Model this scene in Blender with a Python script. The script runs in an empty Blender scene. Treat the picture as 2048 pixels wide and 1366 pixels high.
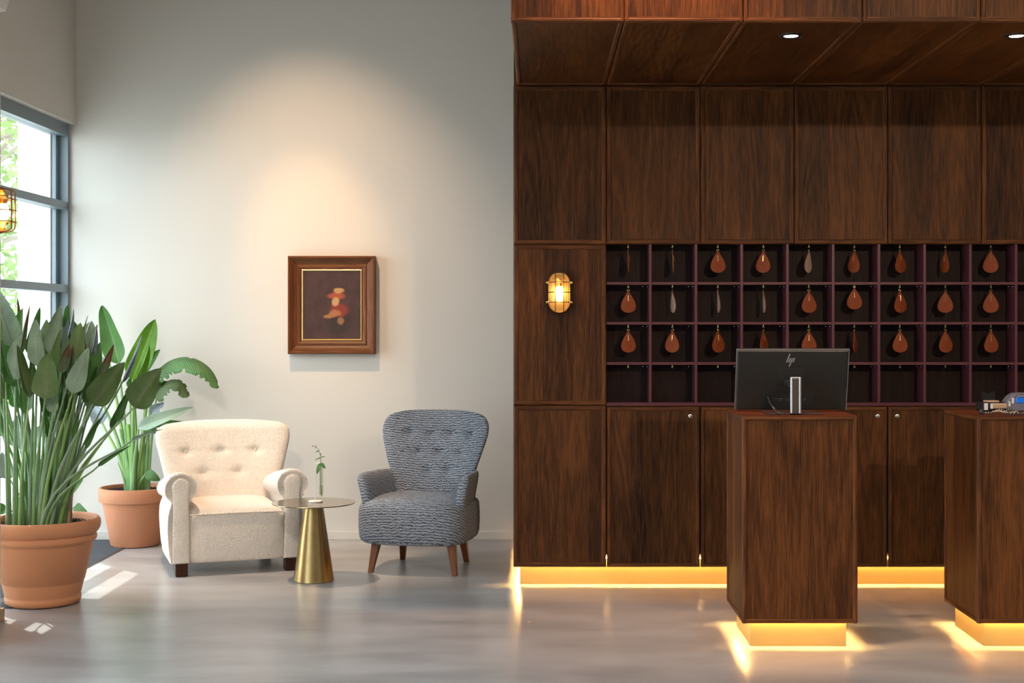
import bpy, bmesh, math, random
import numpy as np
from mathutils import Vector, Matrix

R = math.radians
PI = math.pi
SC = bpy.context.scene
COL = SC.collection
random.seed(7)

# ------------------------------------------------------------------ camera
F, VX, VY, HC = 2800.0, 1078.0, 650.0, 1.5          # focal length in px, vanishing point, eye height
cam = bpy.data.cameras.new('camera')
cam.sensor_width = 36.0
cam.lens = F / 2048.0 * 36.0
cam.shift_x = (1024.0 - VX) / 2048.0
cam.shift_y = (VY - 683.0) / 2048.0
cam_ob = bpy.data.objects.new('camera', cam)
cam_ob.location = (0, 0, HC)
cam_ob.rotation_euler = (R(90), 0, 0)
COL.objects.link(cam_ob)
SC.camera = cam_ob


def P(px, py, Y):
    """point at depth Y seen at a pixel of the photograph"""
    return Vector(((px - VX) * Y / F, Y, HC - (py - VY) * Y / F))


# ------------------------------------------------------------------ exposure, world, lights
SC.view_settings.view_transform = 'Standard'
SC.view_settings.look = 'None'
SC.view_settings.gamma = 1.0
SC.view_settings.use_curve_mapping = False
SC.view_settings.exposure = 0.0
SC.cycles.use_denoising = True
SC.cycles.max_bounces = 8
SC.cycles.diffuse_bounces = 5
SC.cycles.glossy_bounces = 4
SC.cycles.transparent_max_bounces = 12
SC.cycles.sample_clamp_indirect = 6.0
SC.cycles.caustics_reflective = False
SC.cycles.caustics_refractive = False

wd = bpy.data.worlds.new('world')
SC.world = wd
wd.use_nodes = True
wn = wd.node_tree
bg = wn.nodes['Background']
sky = wn.nodes.new('ShaderNodeTexSky')
sky.sky_type = 'HOSEK_WILKIE'
sky.sun_direction = (-0.36, 0.38, 0.86)
sky.turbidity = 4.0
mixw = wn.nodes.new('ShaderNodeMix')
mixw.data_type = 'RGBA'
mixw.inputs[0].default_value = 0.7
mixw.inputs[7].default_value = (0.88, 0.94, 1.0, 1)
wn.links.new(sky.outputs[0], mixw.inputs[6])
wn.links.new(mixw.outputs[2], bg.inputs[0])
bg.inputs[1].default_value = 10.2


def light(name, kind, loc, energy, color, aim=None, size=0.1, size_y=None, spot=60, blend=0.5):
    d = bpy.data.lights.new(name, kind)
    d.energy = energy
    d.color = color
    if kind == 'AREA':
        d.size = size
        if size_y:
            d.shape = 'RECTANGLE'
            d.size_y = size_y
    elif kind == 'SPOT':
        d.spot_size = R(spot)
        d.spot_blend = blend
        d.shadow_soft_size = size
    elif kind == 'SUN':
        d.angle = size
    else:
        d.shadow_soft_size = size
    o = bpy.data.objects.new(name, d)
    o.location = loc
    if aim is not None:
        o.rotation_euler = (Vector(aim) - Vector(loc)).to_track_quat('-Z', 'Y').to_euler()
    COL.objects.link(o)
    return o


WARM = (1.0, 0.62, 0.33)
SOFTW = (1.0, 0.84, 0.66)
light('sun', 'SUN', (-9, -4, 14), 7.0, (1.0, 0.95, 0.86), aim=(-9 + 0.36, -4 - 0.38, 14 - 0.86), size=0.009)
# the spot over the painting and the chairs
light('picture_spot', 'SPOT', (-1.85, 7.90, 4.30), 230, (1.0, 0.58, 0.26), aim=(-1.56, 9.79, 1.92), size=0.02, spot=27, blend=1.0)
light('wall_wash', 'SPOT', (-1.75, 7.95, 4.30), 210, (1.0, 0.68, 0.44), aim=(-1.55, 9.79, 1.75), size=0.03, spot=62, blend=1.0)
light('chair_spot', 'SPOT', (-2.35, 7.90, 4.55), 650, (1.0, 0.70, 0.46), aim=(-1.80, 8.55, 0.4), size=0.03, spot=34, blend=0.8)
# track spots at the front, aimed at the desk
light('track_spot', 'SPOT', (3.1, 0.1, 3.72), 620, (1.0, 0.74, 0.50), aim=(1.9, 8.0, 1.2), size=0.06, spot=40, blend=0.8)
light('track_spot', 'SPOT', (-1.4, 0.8, 4.3), 620, (1.0, 0.86, 0.72), aim=(-2.0, 8.3, 0.45), size=0.25, spot=25, blend=0.8)
# spot grazing the panelled front above the desk
light('fascia_spot', 'SPOT', (0.42, 5.85, 4.2), 380, (1.0, 0.50, 0.25), aim=(0.50, 6.33, 3.1), size=0.04, spot=64, blend=0.9)
# unseen area lights added below the ceiling for soft general fill
light('ceiling_fill', 'AREA', (0.6, 2.2, 4.74), 90, (1.0, 0.93, 0.85), aim=(0.6, 2.2, 0), size=2.6, size_y=1.6)
light('ceiling_fill', 'AREA', (-1.0, 5.6, 4.74), 15, (1.0, 0.93, 0.86), aim=(-1.0, 5.6, 0), size=1.2, size_y=1.2)
# portals in the window openings (sampling guides, no light of their own)
for y0, y1 in ((7.2, 9.77), (3.7, 6.3), (0.6, 3.3), (-2.6, 0.2)):
    po = light('window_portal', 'AREA', (-3.42, (y0 + y1) / 2, 1.47), 1, (1, 1, 1), size=y1 - y0, size_y=2.84)
    po.rotation_euler = (R(90), 0, R(-90))
    po.rotation_euler = Vector((1, 0, 0)).to_track_quat('-Z', 'Y').to_euler()
    po.data.size, po.data.size_y = y1 - y0, 2.84
    po.data.cycles.is_portal = True


# ------------------------------------------------------------------ node helpers / materials
def new_mat(name):
    m = bpy.data.materials.new(name)
    m.use_nodes = True
    nt = m.node_tree
    return m, nt, nt.nodes['Principled BSDF']


def N(nt, t, **kw):
    n = nt.nodes.new(t)
    for k, v in kw.items():
        setattr(n, k, v)
    return n


def L(nt, a, b):
    nt.links.new(a, b)


def simple(name, color, rough=0.5, metal=0.0, emit=None, es=0.0, bump=None, coat=0.0, spec=0.5, var=0.0, vscale=8.0):
    m, nt, b = new_mat(name)
    b.inputs['Base Color'].default_value = (*color, 1)
    b.inputs['Roughness'].default_value = rough
    b.inputs['Metallic'].default_value = metal
    b.inputs['Specular IOR Level'].default_value = spec
    b.inputs['Coat Weight'].default_value = coat
    if emit:
        b.inputs['Emission Color'].default_value = (*emit, 1)
        b.inputs['Emission Strength'].default_value = es
    if var or bump:
        tc = N(nt, 'ShaderNodeTexCoord')
    if var:
        nz = N(nt, 'ShaderNodeTexNoise')
        nz.inputs['Scale'].default_value = vscale
        nz.inputs['Detail'].default_value = 5
        L(nt, tc.outputs['Object'], nz.inputs['Vector'])
        mx = N(nt, 'ShaderNodeMix', data_type='RGBA')
        mx.inputs[6].default_value = (*[c * (1 - var) for c in color], 1)
        mx.inputs[7].default_value = (*[min(1, c * (1 + var)) for c in color], 1)
        L(nt, nz.outputs['Fac'], mx.inputs[0])
        L(nt, mx.outputs[2], b.inputs['Base Color'])
    if bump:
        sc, st, dist = bump
        nz = N(nt, 'ShaderNodeTexNoise')
        nz.inputs['Scale'].default_value = sc
        nz.inputs['Detail'].default_value = 4
        L(nt, tc.outputs['Object'], nz.inputs['Vector'])
        bp = N(nt, 'ShaderNodeBump')
        bp.inputs['Strength'].default_value = st
        bp.inputs['Distance'].default_value = dist
        L(nt, nz.outputs['Fac'], bp.inputs['Height'])
        L(nt, bp.outputs[0], b.inputs['Normal'])
    return m


def wood(name, axis='Z', dark=(0.014, 0.0042, 0.0013), light_=(0.140, 0.0475, 0.0125), rough=0.48, strips=True, figure=1.0, coat=0.0):
    """stained oak: pores, cathedral figure and veneer leaves running along one local axis"""
    m, nt, b = new_mat(name)
    tc = N(nt, 'ShaderNodeTexCoord')
    oi = N(nt, 'ShaderNodeObjectInfo')
    off = N(nt, 'ShaderNodeVectorMath', operation='MULTIPLY_ADD')
    comb = N(nt, 'ShaderNodeCombineXYZ')
    for i in range(3):
        L(nt, oi.outputs['Random'], comb.inputs[i])
    off.inputs[1].default_value = (37.0, 53.0, 71.0)
    L(nt, comb.outputs[0], off.inputs[0])
    L(nt, tc.outputs['Object'], off.inputs[2])
    k = {'X': 0, 'Y': 1, 'Z': 2}[axis]

    def mapped(long, vec):
        mp = N(nt, 'ShaderNodeMapping')
        s = [1.0, 1.0, 1.0]
        s[k] = long
        mp.inputs['Scale'].default_value = s
        L(nt, vec, mp.inputs['Vector'])
        return mp.outputs[0]
    # veneer leaves
    cross = {'X': 'Z', 'Y': 'X', 'Z': 'X'}[axis]
    sep = N(nt, 'ShaderNodeSeparateXYZ')
    L(nt, off.outputs[0], sep.inputs[0])
    dv = N(nt, 'ShaderNodeMath', operation='MULTIPLY')
    dv.inputs[1].default_value = 1 / 0.088
    L(nt, sep.outputs[cross], dv.inputs[0])
    fl = N(nt, 'ShaderNodeMath', operation='FLOOR')
    L(nt, dv.outputs[0], fl.inputs[0])
    wn_ = N(nt, 'ShaderNodeTexWhiteNoise', noise_dimensions='1D')
    L(nt, fl.outputs[0], wn_.inputs['W'])
    # figure
    n1 = N(nt, 'ShaderNodeTexNoise')
    n1.inputs['Scale'].default_value = 5.0
    n1.inputs['Detail'].default_value = 2.0
    n1.inputs['Distortion'].default_value = 0.4
    L(nt, mapped(0.10, off.outputs[0]), n1.inputs['Vector'])
    mu = N(nt, 'ShaderNodeMath', operation='MULTIPLY')
    mu.inputs[1].default_value = 75.0
    L(nt, n1.outputs['Fac'], mu.inputs[0])
    sn = N(nt, 'ShaderNodeMath', operation='SINE')
    L(nt, mu.outputs[0], sn.inputs[0])
    # pores
    n2 = N(nt, 'ShaderNodeTexNoise')
    n2.inputs['Scale'].default_value = 170.0
    n2.inputs['Detail'].default_value = 3.0
    n2.inputs['Roughness'].default_value = 0.65
    L(nt, mapped(0.045, off.outputs[0]), n2.inputs['Vector'])
    # slow cloud
    n3 = N(nt, 'ShaderNodeTexNoise')
    n3.inputs['Scale'].default_value = 3.0
    n3.inputs['Detail'].default_value = 3.0
    L(nt, mapped(0.35, off.outputs[0]), n3.inputs['Vector'])

    def ma(a, mul, addv):
        q = N(nt, 'ShaderNodeMath', operation='MULTIPLY_ADD')
        L(nt, a, q.inputs[0])
        q.inputs[1].default_value = mul
        if isinstance(addv, (int, float)):
            q.inputs[2].default_value = addv
        else:
            L(nt, addv, q.inputs[2])
        return q.outputs[0]
    v = ma(n2.outputs['Fac'], 1.25, -0.57)
    v = ma(sn.outputs[0], 0.085 * figure, v)
    v = ma(n3.outputs['Fac'], 0.75, v)
    v = ma(wn_.outputs['Value'], 0.20 if strips else 0.0, v)
    cr = N(nt, 'ShaderNodeValToRGB')
    e = cr.color_ramp.elements
    e[0].position = 0.12
    e[0].color = (*dark, 1)
    e[1].position = 0.88
    e[1].color = (*light_, 1)
    mid = cr.color_ramp.elements.new(0.5)
    mid.color = (*[0.5 * (a + c) * 0.86 for a, c in zip(dark, light_)], 1)
    L(nt, v, cr.inputs[0])
    L(nt, cr.outputs[0], b.inputs['Base Color'])
    b.inputs['Roughness'].default_value = rough
    b.inputs['Coat Weight'].default_value = coat
    b.inputs['Coat Roughness'].default_value = 0.35
    b.inputs['Specular IOR Level'].default_value = 0.15
    bp = N(nt, 'ShaderNodeBump')
    bp.inputs['Strength'].default_value = 0.35
    bp.inputs['Distance'].default_value = 0.0012
    L(nt, n2.outputs['Fac'], bp.inputs['Height'])
    L(nt, bp.outputs[0], b.inputs['Normal'])
    return m


W_V = wood('oak_vertical', 'Z')
W_H = wood('oak_horizontal', 'X', strips=False, dark=(0.040, 0.0125, 0.004), light_=(0.205, 0.072, 0.022))  # lighter than the panel field: the moulding's edge highlight is put into the colour
W_D = wood('oak_depth', 'Y')
W_E = wood('oak_edge', 'Z', strips=False, dark=(0.040, 0.0125, 0.004), light_=(0.205, 0.072, 0.022))  # same lifted tone for upright strips, painting in their light edge
W_TOP = wood('oak_desk_top', 'X', strips=False, dark=(0.05, 0.013, 0.005), light_=(0.17, 0.046, 0.017), rough=0.5)
W_LEG = wood('walnut_leg', 'Z', strips=False, dark=(0.12, 0.040, 0.014), light_=(0.28, 0.10, 0.038), rough=0.3, figure=0.4)
W_DARKLEG = wood('dark_leg', 'Z', strips=False, dark=(0.035, 0.014, 0.009), light_=(0.10, 0.042, 0.026), rough=0.35, figure=0.4)
W_FRAME = wood('picture_frame_wood', 'X', strips=False, dark=(0.085, 0.030, 0.013), light_=(0.30, 0.125, 0.055), rough=0.35, figure=0.3)
W_FRAMEV = wood('picture_frame_wood_upright', 'Z', strips=False, dark=(0.085, 0.030, 0.013), light_=(0.30, 0.125, 0.055), rough=0.35, figure=0.3)
W_PALE = wood('pale_skirting', 'Y', strips=False, dark=(0.40, 0.26, 0.15), light_=(0.62, 0.44, 0.28), rough=0.5, figure=0.3)

M_WALL = simple('wall_paint', (0.70, 0.675, 0.63), 0.75, bump=(260, 0.08, 0.001), var=0.012, vscale=3)
M_BASE = simple('baseboard_paint', (0.72, 0.69, 0.64), 0.5)
M_CEIL = simple('ceiling_paint', (0.62, 0.60, 0.57), 0.9)
M_FRAME = simple('window_frame_metal', (0.17, 0.225, 0.265), 0.35, spec=0.6)
M_CAGE = simple('cage_bronze', (0.20, 0.10, 0.03), 0.4, metal=0.7)
M_BRASS = simple('polished_brass', (0.83, 0.56, 0.22), 0.22, metal=1.0)
M_LACQ = simple('lamp_brass', (0.80, 0.50, 0.18), 0.3, metal=1.0)
M_PLUM = simple('plum_lacquer', (0.105, 0.026, 0.036), 0.35, spec=0.35)
M_RACKBACK = wood('rack_back', 'Z', dark=(0.006, 0.0022, 0.0022), light_=(0.026, 0.009, 0.0075), rough=0.5)
M_TERRA = simple('terracotta', (0.55, 0.225, 0.115), 0.75, bump=(60, 0.12, 0.002), var=0.10, vscale=5)
M_TERRA2 = simple('terracotta_orange', (0.60, 0.255, 0.125), 0.7, bump=(60, 0.10, 0.002), var=0.09, vscale=4)
M_BLACK = simple('black_plastic', (0.012, 0.012, 0.013), 0.38)
M_SHELL = simple('monitor_shell', (0.020, 0.018, 0.016), 0.34, spec=0.35)
M_SILVER = simple('brushed_silver', (0.60, 0.60, 0.62), 0.28, metal=1.0)
M_LOGO = simple('logo_silver', (0.55, 0.52, 0.49), 0.35, metal=0.8)
M_STEEL = simple('steel_screw', (0.7, 0.68, 0.64), 0.25, metal=1.0)
M_WHITEP = simple('white_plastic', (0.72, 0.70, 0.67), 0.4)
M_WHITE = simple('white_metal', (0.85, 0.80, 0.78), 0.4)
M_LEATHER = simple('tan_leather', (0.235, 0.048, 0.013), 0.6, spec=0.2, bump=(300, 0.25, 0.0008), var=0.18, vscale=30)
M_SUEDE = simple('leather_flesh_side', (0.44, 0.30, 0.235), 0.8, var=0.12, vscale=40)
M_STUCCO = simple('white_stucco', (0.80, 0.80, 0.80), 0.9, bump=(35, 0.6, 0.012))
M_GROUND = simple('outdoor_paving', (0.42, 0.42, 0.40), 0.9, var=0.15, vscale=2)
M_SHRUB = simple('tree_leaves', (0.15, 0.24, 0.06), 0.6, var=0.5, vscale=1.5)
M_BARK = simple('tree_bark', (0.20, 0.17, 0.13), 0.9, var=0.3, vscale=6)
M_SOIL = simple('potting_soil', (0.040, 0.028, 0.022), 0.95, bump=(70, 1.0, 0.02), var=0.6, vscale=60)


def glass_mat(name, tint=(1, 1, 1), refl=0.10):
    m = bpy.data.materials.new(name)
    m.use_nodes = True
    nt = m.node_tree
    nt.nodes.clear()
    out = N(nt, 'ShaderNodeOutputMaterial')
    tr = N(nt, 'ShaderNodeBsdfTransparent')
    tr.inputs[0].default_value = (*tint, 1)
    gl = N(nt, 'ShaderNodeBsdfGlossy')
    gl.inputs['Roughness'].default_value = 0.02
    fr = N(nt, 'ShaderNodeFresnel')
    fr.inputs[0].default_value = 1.45
    mx = N(nt, 'ShaderNodeMixShader')
    ge = N(nt, 'ShaderNodeNewGeometry')
    iv = N(nt, 'ShaderNodeMath', operation='SUBTRACT')
    iv.inputs[0].default_value = 1.0
    L(nt, ge.outputs['Backfacing'], iv.inputs[1])
    ml = N(nt, 'ShaderNodeMath', operation='MULTIPLY')
    L(nt, fr.outputs[0], ml.inputs[0])
    L(nt, iv.outputs[0], ml.inputs[1])
    L(nt, ml.outputs[0], mx.inputs[0])
    L(nt, tr.outputs[0], mx.inputs[1])
    L(nt, gl.outputs[0], mx.inputs[2])
    L(nt, mx.outputs[0], out.inputs[0])
    return m


M_GLASS = glass_mat('window_glass', (0.94, 0.97, 0.96))
M_LGLASS = glass_mat('lamp_glass', (1.0, 0.93, 0.80))
M_TGLASS = glass_mat('tube_glass', (0.90, 0.93, 0.88))
M_ACRYL = glass_mat('clear_acrylic', (0.62, 0.58, 0.55))


def emitter(name, color, s):
    m = bpy.data.materials.new(name)
    m.use_nodes = True
    nt = m.node_tree
    nt.nodes.clear()
    out = N(nt, 'ShaderNodeOutputMaterial')
    em = N(nt, 'ShaderNodeEmission')
    em.inputs[0].default_value = (*color, 1)
    em.inputs[1].default_value = s
    L(nt, em.outputs[0], out.inputs[0])
    return m


M_LED = emitter('led_strip', (1.0, 0.58, 0.17), 185.0)
M_BULB = emitter('lamp_bulb', (1.0, 0.70, 0.34), 38.0)
M_DOWN = emitter('downlight_lamp', (1.0, 0.80, 0.60), 14.0)


def floor_mat():
    m, nt, b = new_mat('polished_concrete')
    tc = N(nt, 'ShaderNodeTexCoord')
    mp = N(nt, 'ShaderNodeMapping')
    mp.inputs['Rotation'].default_value = (0, 0, 0.35)
    mp.inputs['Scale'].default_value = (0.55, 1.5, 1)
    L(nt, tc.outputs['Object'], mp.inputs[0])
    n1 = N(nt, 'ShaderNodeTexNoise')
    n1.inputs['Scale'].default_value = 2.2
    n1.inputs['Detail'].default_value = 6
    n1.inputs['Roughness'].default_value = 0.55
    n1.inputs['Distortion'].default_value = 0.2
    L(nt, mp.outputs[0], n1.inputs['Vector'])
    n2 = N(nt, 'ShaderNodeTexNoise')
    n2.inputs['Scale'].default_value = 0.8
    n2.inputs['Detail'].default_value = 4
    L(nt, tc.outputs['Object'], n2.inputs['Vector'])
    ad = N(nt, 'ShaderNodeMath', operation='MULTIPLY_ADD')
    L(nt, n1.outputs['Fac'], ad.inputs[0])
    ad.inputs[1].default_value = 0.7
    hm = N(nt, 'ShaderNodeMath', operation='MULTIPLY')
    hm.inputs[1].default_value = 0.3
    L(nt, n2.outputs['Fac'], hm.inputs[0])
    L(nt, hm.outputs[0], ad.inputs[2])
    cr = N(nt, 'ShaderNodeValToRGB')
    e = cr.color_ramp.elements
    e[0].position, e[0].color = 0.36, (0.265, 0.262, 0.268, 1)
    e[1].position, e[1].color = 0.64, (0.44, 0.438, 0.448, 1)
    L(nt, ad.outputs[0], cr.inputs[0])
    L(nt, cr.outputs[0], b.inputs['Base Color'])
    b.inputs['Roughness'].default_value = 0.28
    b.inputs['Specular IOR Level'].default_value = 0.62
    return m


M_FLOOR = floor_mat()


def brushed_brass():
    m, nt, b = new_mat('brushed_brass')
    tc = N(nt, 'ShaderNodeTexCoord')
    mp = N(nt, 'ShaderNodeMapping')
    mp.inputs['Scale'].default_value = (1, 1, 0.02)
    L(nt, tc.outputs['Object'], mp.inputs[0])
    nz = N(nt, 'ShaderNodeTexNoise')
    nz.inputs['Scale'].default_value = 160
    nz.inputs['Detail'].default_value = 3
    L(nt, mp.outputs[0], nz.inputs['Vector'])
    cr = N(nt, 'ShaderNodeValToRGB')
    cr.color_ramp.elements[0].color = (0.30, 0.20, 0.08, 1)
    cr.color_ramp.elements[1].color = (0.52, 0.36, 0.16, 1)
    L(nt, nz.outputs['Fac'], cr.inputs[0])
    L(nt, cr.outputs[0], b.inputs['Base Color'])
    b.inputs['Metallic'].default_value = 1.0
    b.inputs['Roughness'].default_value = 0.27
    b.inputs['Anisotropic'].default_value = 0.5
    return m


M_BRUSHED = brushed_brass()
M_TABLETOP = simple('table_top_brass', (0.46, 0.37, 0.25), 0.16, metal=1.0)
M_PLINTH = simple('plinth_brass', (0.82, 0.56, 0.21), 0.42, metal=0.75, bump=(140, 0.25, 0.002))


def boucle():
    m, nt, b = new_mat('cream_boucle')
    tc = N(nt, 'ShaderNodeTexCoord')
    nz = N(nt, 'ShaderNodeTexNoise')
    nz.inputs['Scale'].default_value = 90
    nz.inputs['Detail'].default_value = 2
    L(nt, tc.outputs['Object'], nz.inputs['Vector'])
    av = N(nt, 'ShaderNodeVectorMath', operation='MULTIPLY_ADD')
    av.inputs[1].default_value = (0.02, 0.02, 0.02)
    L(nt, nz.outputs['Color'], av.inputs[0])
    L(nt, tc.outputs['Object'], av.inputs[2])
    vo = N(nt, 'ShaderNodeTexVoronoi')
    vo.inputs['Scale'].default_value = 150
    L(nt, av.outputs[0], vo.inputs['Vector'])
    cr = N(nt, 'ShaderNodeValToRGB')
    cr.color_ramp.elements[0].color = (0.95, 0.885, 0.81, 1)
    cr.color_ramp.elements[1].color = (0.84, 0.75, 0.66, 1)
    cr.color_ramp.elements[0].position = 0.1
    cr.color_ramp.elements[1].position = 0.85
    L(nt, vo.outputs['Distance'], cr.inputs[0])
    L(nt, cr.outputs[0], b.inputs['Base Color'])
    iv = N(nt, 'ShaderNodeMath', operation='SUBTRACT')
    iv.inputs[0].default_value = 1.0
    L(nt, vo.outputs['Distance'], iv.inputs[1])
    bp = N(nt, 'ShaderNodeBump')
    bp.inputs['Strength'].default_value = 0.9
    bp.inputs['Distance'].default_value = 0.006
    L(nt, iv.outputs[0], bp.inputs['Height'])
    L(nt, bp.outputs[0], b.inputs['Normal'])
    b.inputs['Roughness'].default_value = 0.95
    b.inputs['Specular IOR Level'].default_value = 0.1
    b.inputs['Sheen Weight'].default_value = 0.25
    return m


M_BOUCLE = boucle()


def tweed():
    m, nt, b = new_mat('blue_grey_ribbed_wool')
    tc = N(nt, 'ShaderNodeTexCoord')
    nz = N(nt, 'ShaderNodeTexNoise')
    nz.inputs['Scale'].default_value = 38
    nz.inputs['Detail'].default_value = 3
    L(nt, tc.outputs['Object'], nz.inputs['Vector'])
    sep = N(nt, 'ShaderNodeSeparateXYZ')
    L(nt, tc.outputs['Object'], sep.inputs[0])
    a = N(nt, 'ShaderNodeMath', operation='MULTIPLY_ADD')
    L(nt, sep.outputs['Y'], a.inputs[0])
    a.inputs[1].default_value = 0.5
    L(nt, sep.outputs['Z'], a.inputs[2])
    a2 = N(nt, 'ShaderNodeMath', operation='MULTIPLY_ADD')
    L(nt, nz.outputs['Fac'], a2.inputs[0])
    a2.inputs[1].default_value = 0.026
    L(nt, a.outputs[0], a2.inputs[2])
    s = N(nt, 'ShaderNodeMath', operation='MULTIPLY')
    s.inputs[1].default_value = 2 * PI / 0.0165
    L(nt, a2.outputs[0], s.inputs[0])
    sn = N(nt, 'ShaderNodeMath', operation='SINE')
    L(nt, s.outputs[0], sn.inputs[0])
    n2 = N(nt, 'ShaderNodeTexNoise')
    n2.inputs['Scale'].default_value = 210
    n2.inputs['Detail'].default_value = 2
    L(nt, tc.outputs['Object'], n2.inputs['Vector'])
    h = N(nt, 'ShaderNodeMath', operation='MULTIPLY_ADD')
    L(nt, n2.outputs['Fac'], h.inputs[0])
    h.inputs[1].default_value = 1.5
    h.inputs[2].default_value = -0.25
    h2 = N(nt, 'ShaderNodeMath', operation='MULTIPLY_ADD')
    L(nt, sn.outputs[0], h2.inputs[0])
    h2.inputs[1].default_value = 0.36
    L(nt, h.outputs[0], h2.inputs[2])
    cr = N(nt, 'ShaderNodeValToRGB')
    e = cr.color_ramp.elements
    e[0].position, e[0].color = 0.16, (0.050, 0.060, 0.085, 1)
    e[1].position, e[1].color = 0.58, (0.30, 0.325, 0.37, 1)
    L(nt, h2.outputs[0], cr.inputs[0])
    L(nt, cr.outputs[0], b.inputs['Base Color'])
    bp = N(nt, 'ShaderNodeBump')
    bp.inputs['Strength'].default_value = 0.7
    bp.inputs['Distance'].default_value = 0.004
    L(nt, h2.outputs[0], bp.inputs['Height'])
    L(nt, bp.outputs[0], b.inputs['Normal'])
    b.inputs['Roughness'].default_value = 0.95
    b.inputs['Specular IOR Level'].default_value = 0.1
    b.inputs['Sheen Weight'].default_value = 0.15
    return m


M_TWEED = tweed()


def leaf_mat(name, color, vein, brown=0.0, trans=0.42, rough=0.36):
    """leaf blade: midrib and side veins from the blade's own UVs, optional withered tip"""
    m = bpy.data.materials.new(name)
    m.use_nodes = True
    nt = m.node_tree
    b = nt.nodes['Principled BSDF']
    out = nt.nodes['Material Output']
    uv = N(nt, 'ShaderNodeUVMap')
    sep = N(nt, 'ShaderNodeSeparateXYZ')
    L(nt, uv.outputs[0], sep.inputs[0])
    cu = N(nt, 'ShaderNodeMath', operation='SUBTRACT')
    L(nt, sep.outputs['X'], cu.inputs[0])
    cu.inputs[1].default_value = 0.5
    ab = N(nt, 'ShaderNodeMath', operation='ABSOLUTE')
    L(nt, cu.outputs[0], ab.inputs[0])
    rib = N(nt, 'ShaderNodeMapRange')
    rib.inputs[1].default_value = 0.012
    rib.inputs[2].default_value = 0.045
    rib.inputs[3].default_value = 1.0
    rib.inputs[4].default_value = 0.0
    L(nt, ab.outputs[0], rib.inputs[0])
    sv = N(nt, 'ShaderNodeMath', operation='MULTIPLY_ADD')       # v - |u|*.18
    L(nt, ab.outputs[0], sv.inputs[0])
    sv.inputs[1].default_value = -0.30
    L(nt, sep.outputs['Y'], sv.inputs[2])
    sm = N(nt, 'ShaderNodeMath', operation='MULTIPLY')
    sm.inputs[1].default_value = 2 * PI * 26
    L(nt, sv.outputs[0], sm.inputs[0])
    sn = N(nt, 'ShaderNodeMath', operation='SINE')
    L(nt, sm.outputs[0], sn.inputs[0])
    sr = N(nt, 'ShaderNodeMapRange')
    sr.inputs[1].default_value = -1
    sr.inputs[2].default_value = 1
    sr.inputs[3].default_value = 0.80
    sr.inputs[4].default_value = 1.08
    L(nt, sn.outputs[0], sr.inputs[0])
    tc = N(nt, 'ShaderNodeTexCoord')
    nz = N(nt, 'ShaderNodeTexNoise')
    nz.inputs['Scale'].default_value = 9
    L(nt, tc.outputs['Object'], nz.inputs['Vector'])
    c1 = N(nt, 'ShaderNodeMix', data_type='RGBA')
    c1.inputs[6].default_value = (*[c * 0.72 for c in color], 1)
    c1.inputs[7].default_value = (*[c * 1.3 for c in color], 1)
    L(nt, nz.outputs['Fac'], c1.inputs[0])
    c2 = N(nt, 'ShaderNodeMix', data_type='RGBA', blend_type='MULTIPLY')
    c2.inputs[0].default_value = 1.0
    L(nt, c1.outputs[2], c2.inputs[6])
    L(nt, sr.outputs[0], c2.inputs[7])
    c3 = N(nt, 'ShaderNodeMix', data_type='RGBA')
    L(nt, rib.outputs[0], c3.inputs[0])
    L(nt, c2.outputs[2], c3.inputs[6])
    c3.inputs[7].default_value = (*vein, 1)
    last = c3.outputs[2]
    if brown > 0:
        tn = N(nt, 'ShaderNodeMath', operation='MULTIPLY_ADD')
        L(nt, nz.outputs['Fac'], tn.inputs[0])
        tn.inputs[1].default_value = 0.9
        L(nt, sep.outputs['Y'], tn.inputs[2])
        st = N(nt, 'ShaderNodeMapRange')
        st.inputs[1].default_value = 1.45 - brown
        st.inputs[2].default_value = 1.53 - brown
        L(nt, tn.outputs[0], st.inputs[0])
        c4 = N(nt, 'ShaderNodeMix', data_type='RGBA')
        L(nt, st.outputs[0], c4.inputs[0])
        L(nt, last, c4.inputs[6])
        c4.inputs[7].default_value = (0.30, 0.17, 0.105, 1)
        last = c4.outputs[2]
    L(nt, last, b.inputs['Base Color'])
    b.inputs['Roughness'].default_value = rough
    bp = N(nt, 'ShaderNodeBump')
    bp.inputs['Strength'].default_value = 0.35
    bp.inputs['Distance'].default_value = 0.003
    L(nt, sn.outputs[0], bp.inputs['Height'])
    L(nt, bp.outputs[0], b.inputs['Normal'])
    tl = N(nt, 'ShaderNodeBsdfTranslucent')
    L(nt, last, tl.inputs[0])
    mx = N(nt, 'ShaderNodeMixShader')
    mx.inputs[0].default_value = trans
    L(nt, b.outputs[0], mx.inputs[1])
    L(nt, tl.outputs[0], mx.inputs[2])
    L(nt, mx.outputs[0], out.inputs[0])
    return m


LM = {
    'g': leaf_mat('leaf_green', (0.15, 0.33, 0.10), (0.16, 0.26, 0.10)),
    'v': leaf_mat('leaf_vivid', (0.20, 0.42, 0.045), (0.36, 0.55, 0.14), trans=0.5),
    'b': leaf_mat('leaf_bright', (0.13, 0.30, 0.075), (0.22, 0.40, 0.14), trans=0.45),
    'o': leaf_mat('leaf_olive', (0.25, 0.37, 0.15), (0.28, 0.32, 0.17)),
    's': leaf_mat('leaf_grey_green', (0.34, 0.46, 0.34), (0.26, 0.32, 0.23), trans=0.15),
    'u': leaf_mat('leaf_blue_grey', (0.34, 0.42, 0.47), (0.33, 0.40, 0.42), trans=0.12),
    'd': leaf_mat('leaf_dark', (0.14, 0.22, 0.075), (0.17, 0.18, 0.07)),
    'w': leaf_mat('leaf_withered', (0.24, 0.32, 0.18), (0.25, 0.22, 0.14), brown=0.55),
    'r': leaf_mat('leaf_brown', (0.36, 0.23, 0.16), (0.40, 0.24, 0.15), trans=0.2),
}
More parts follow.
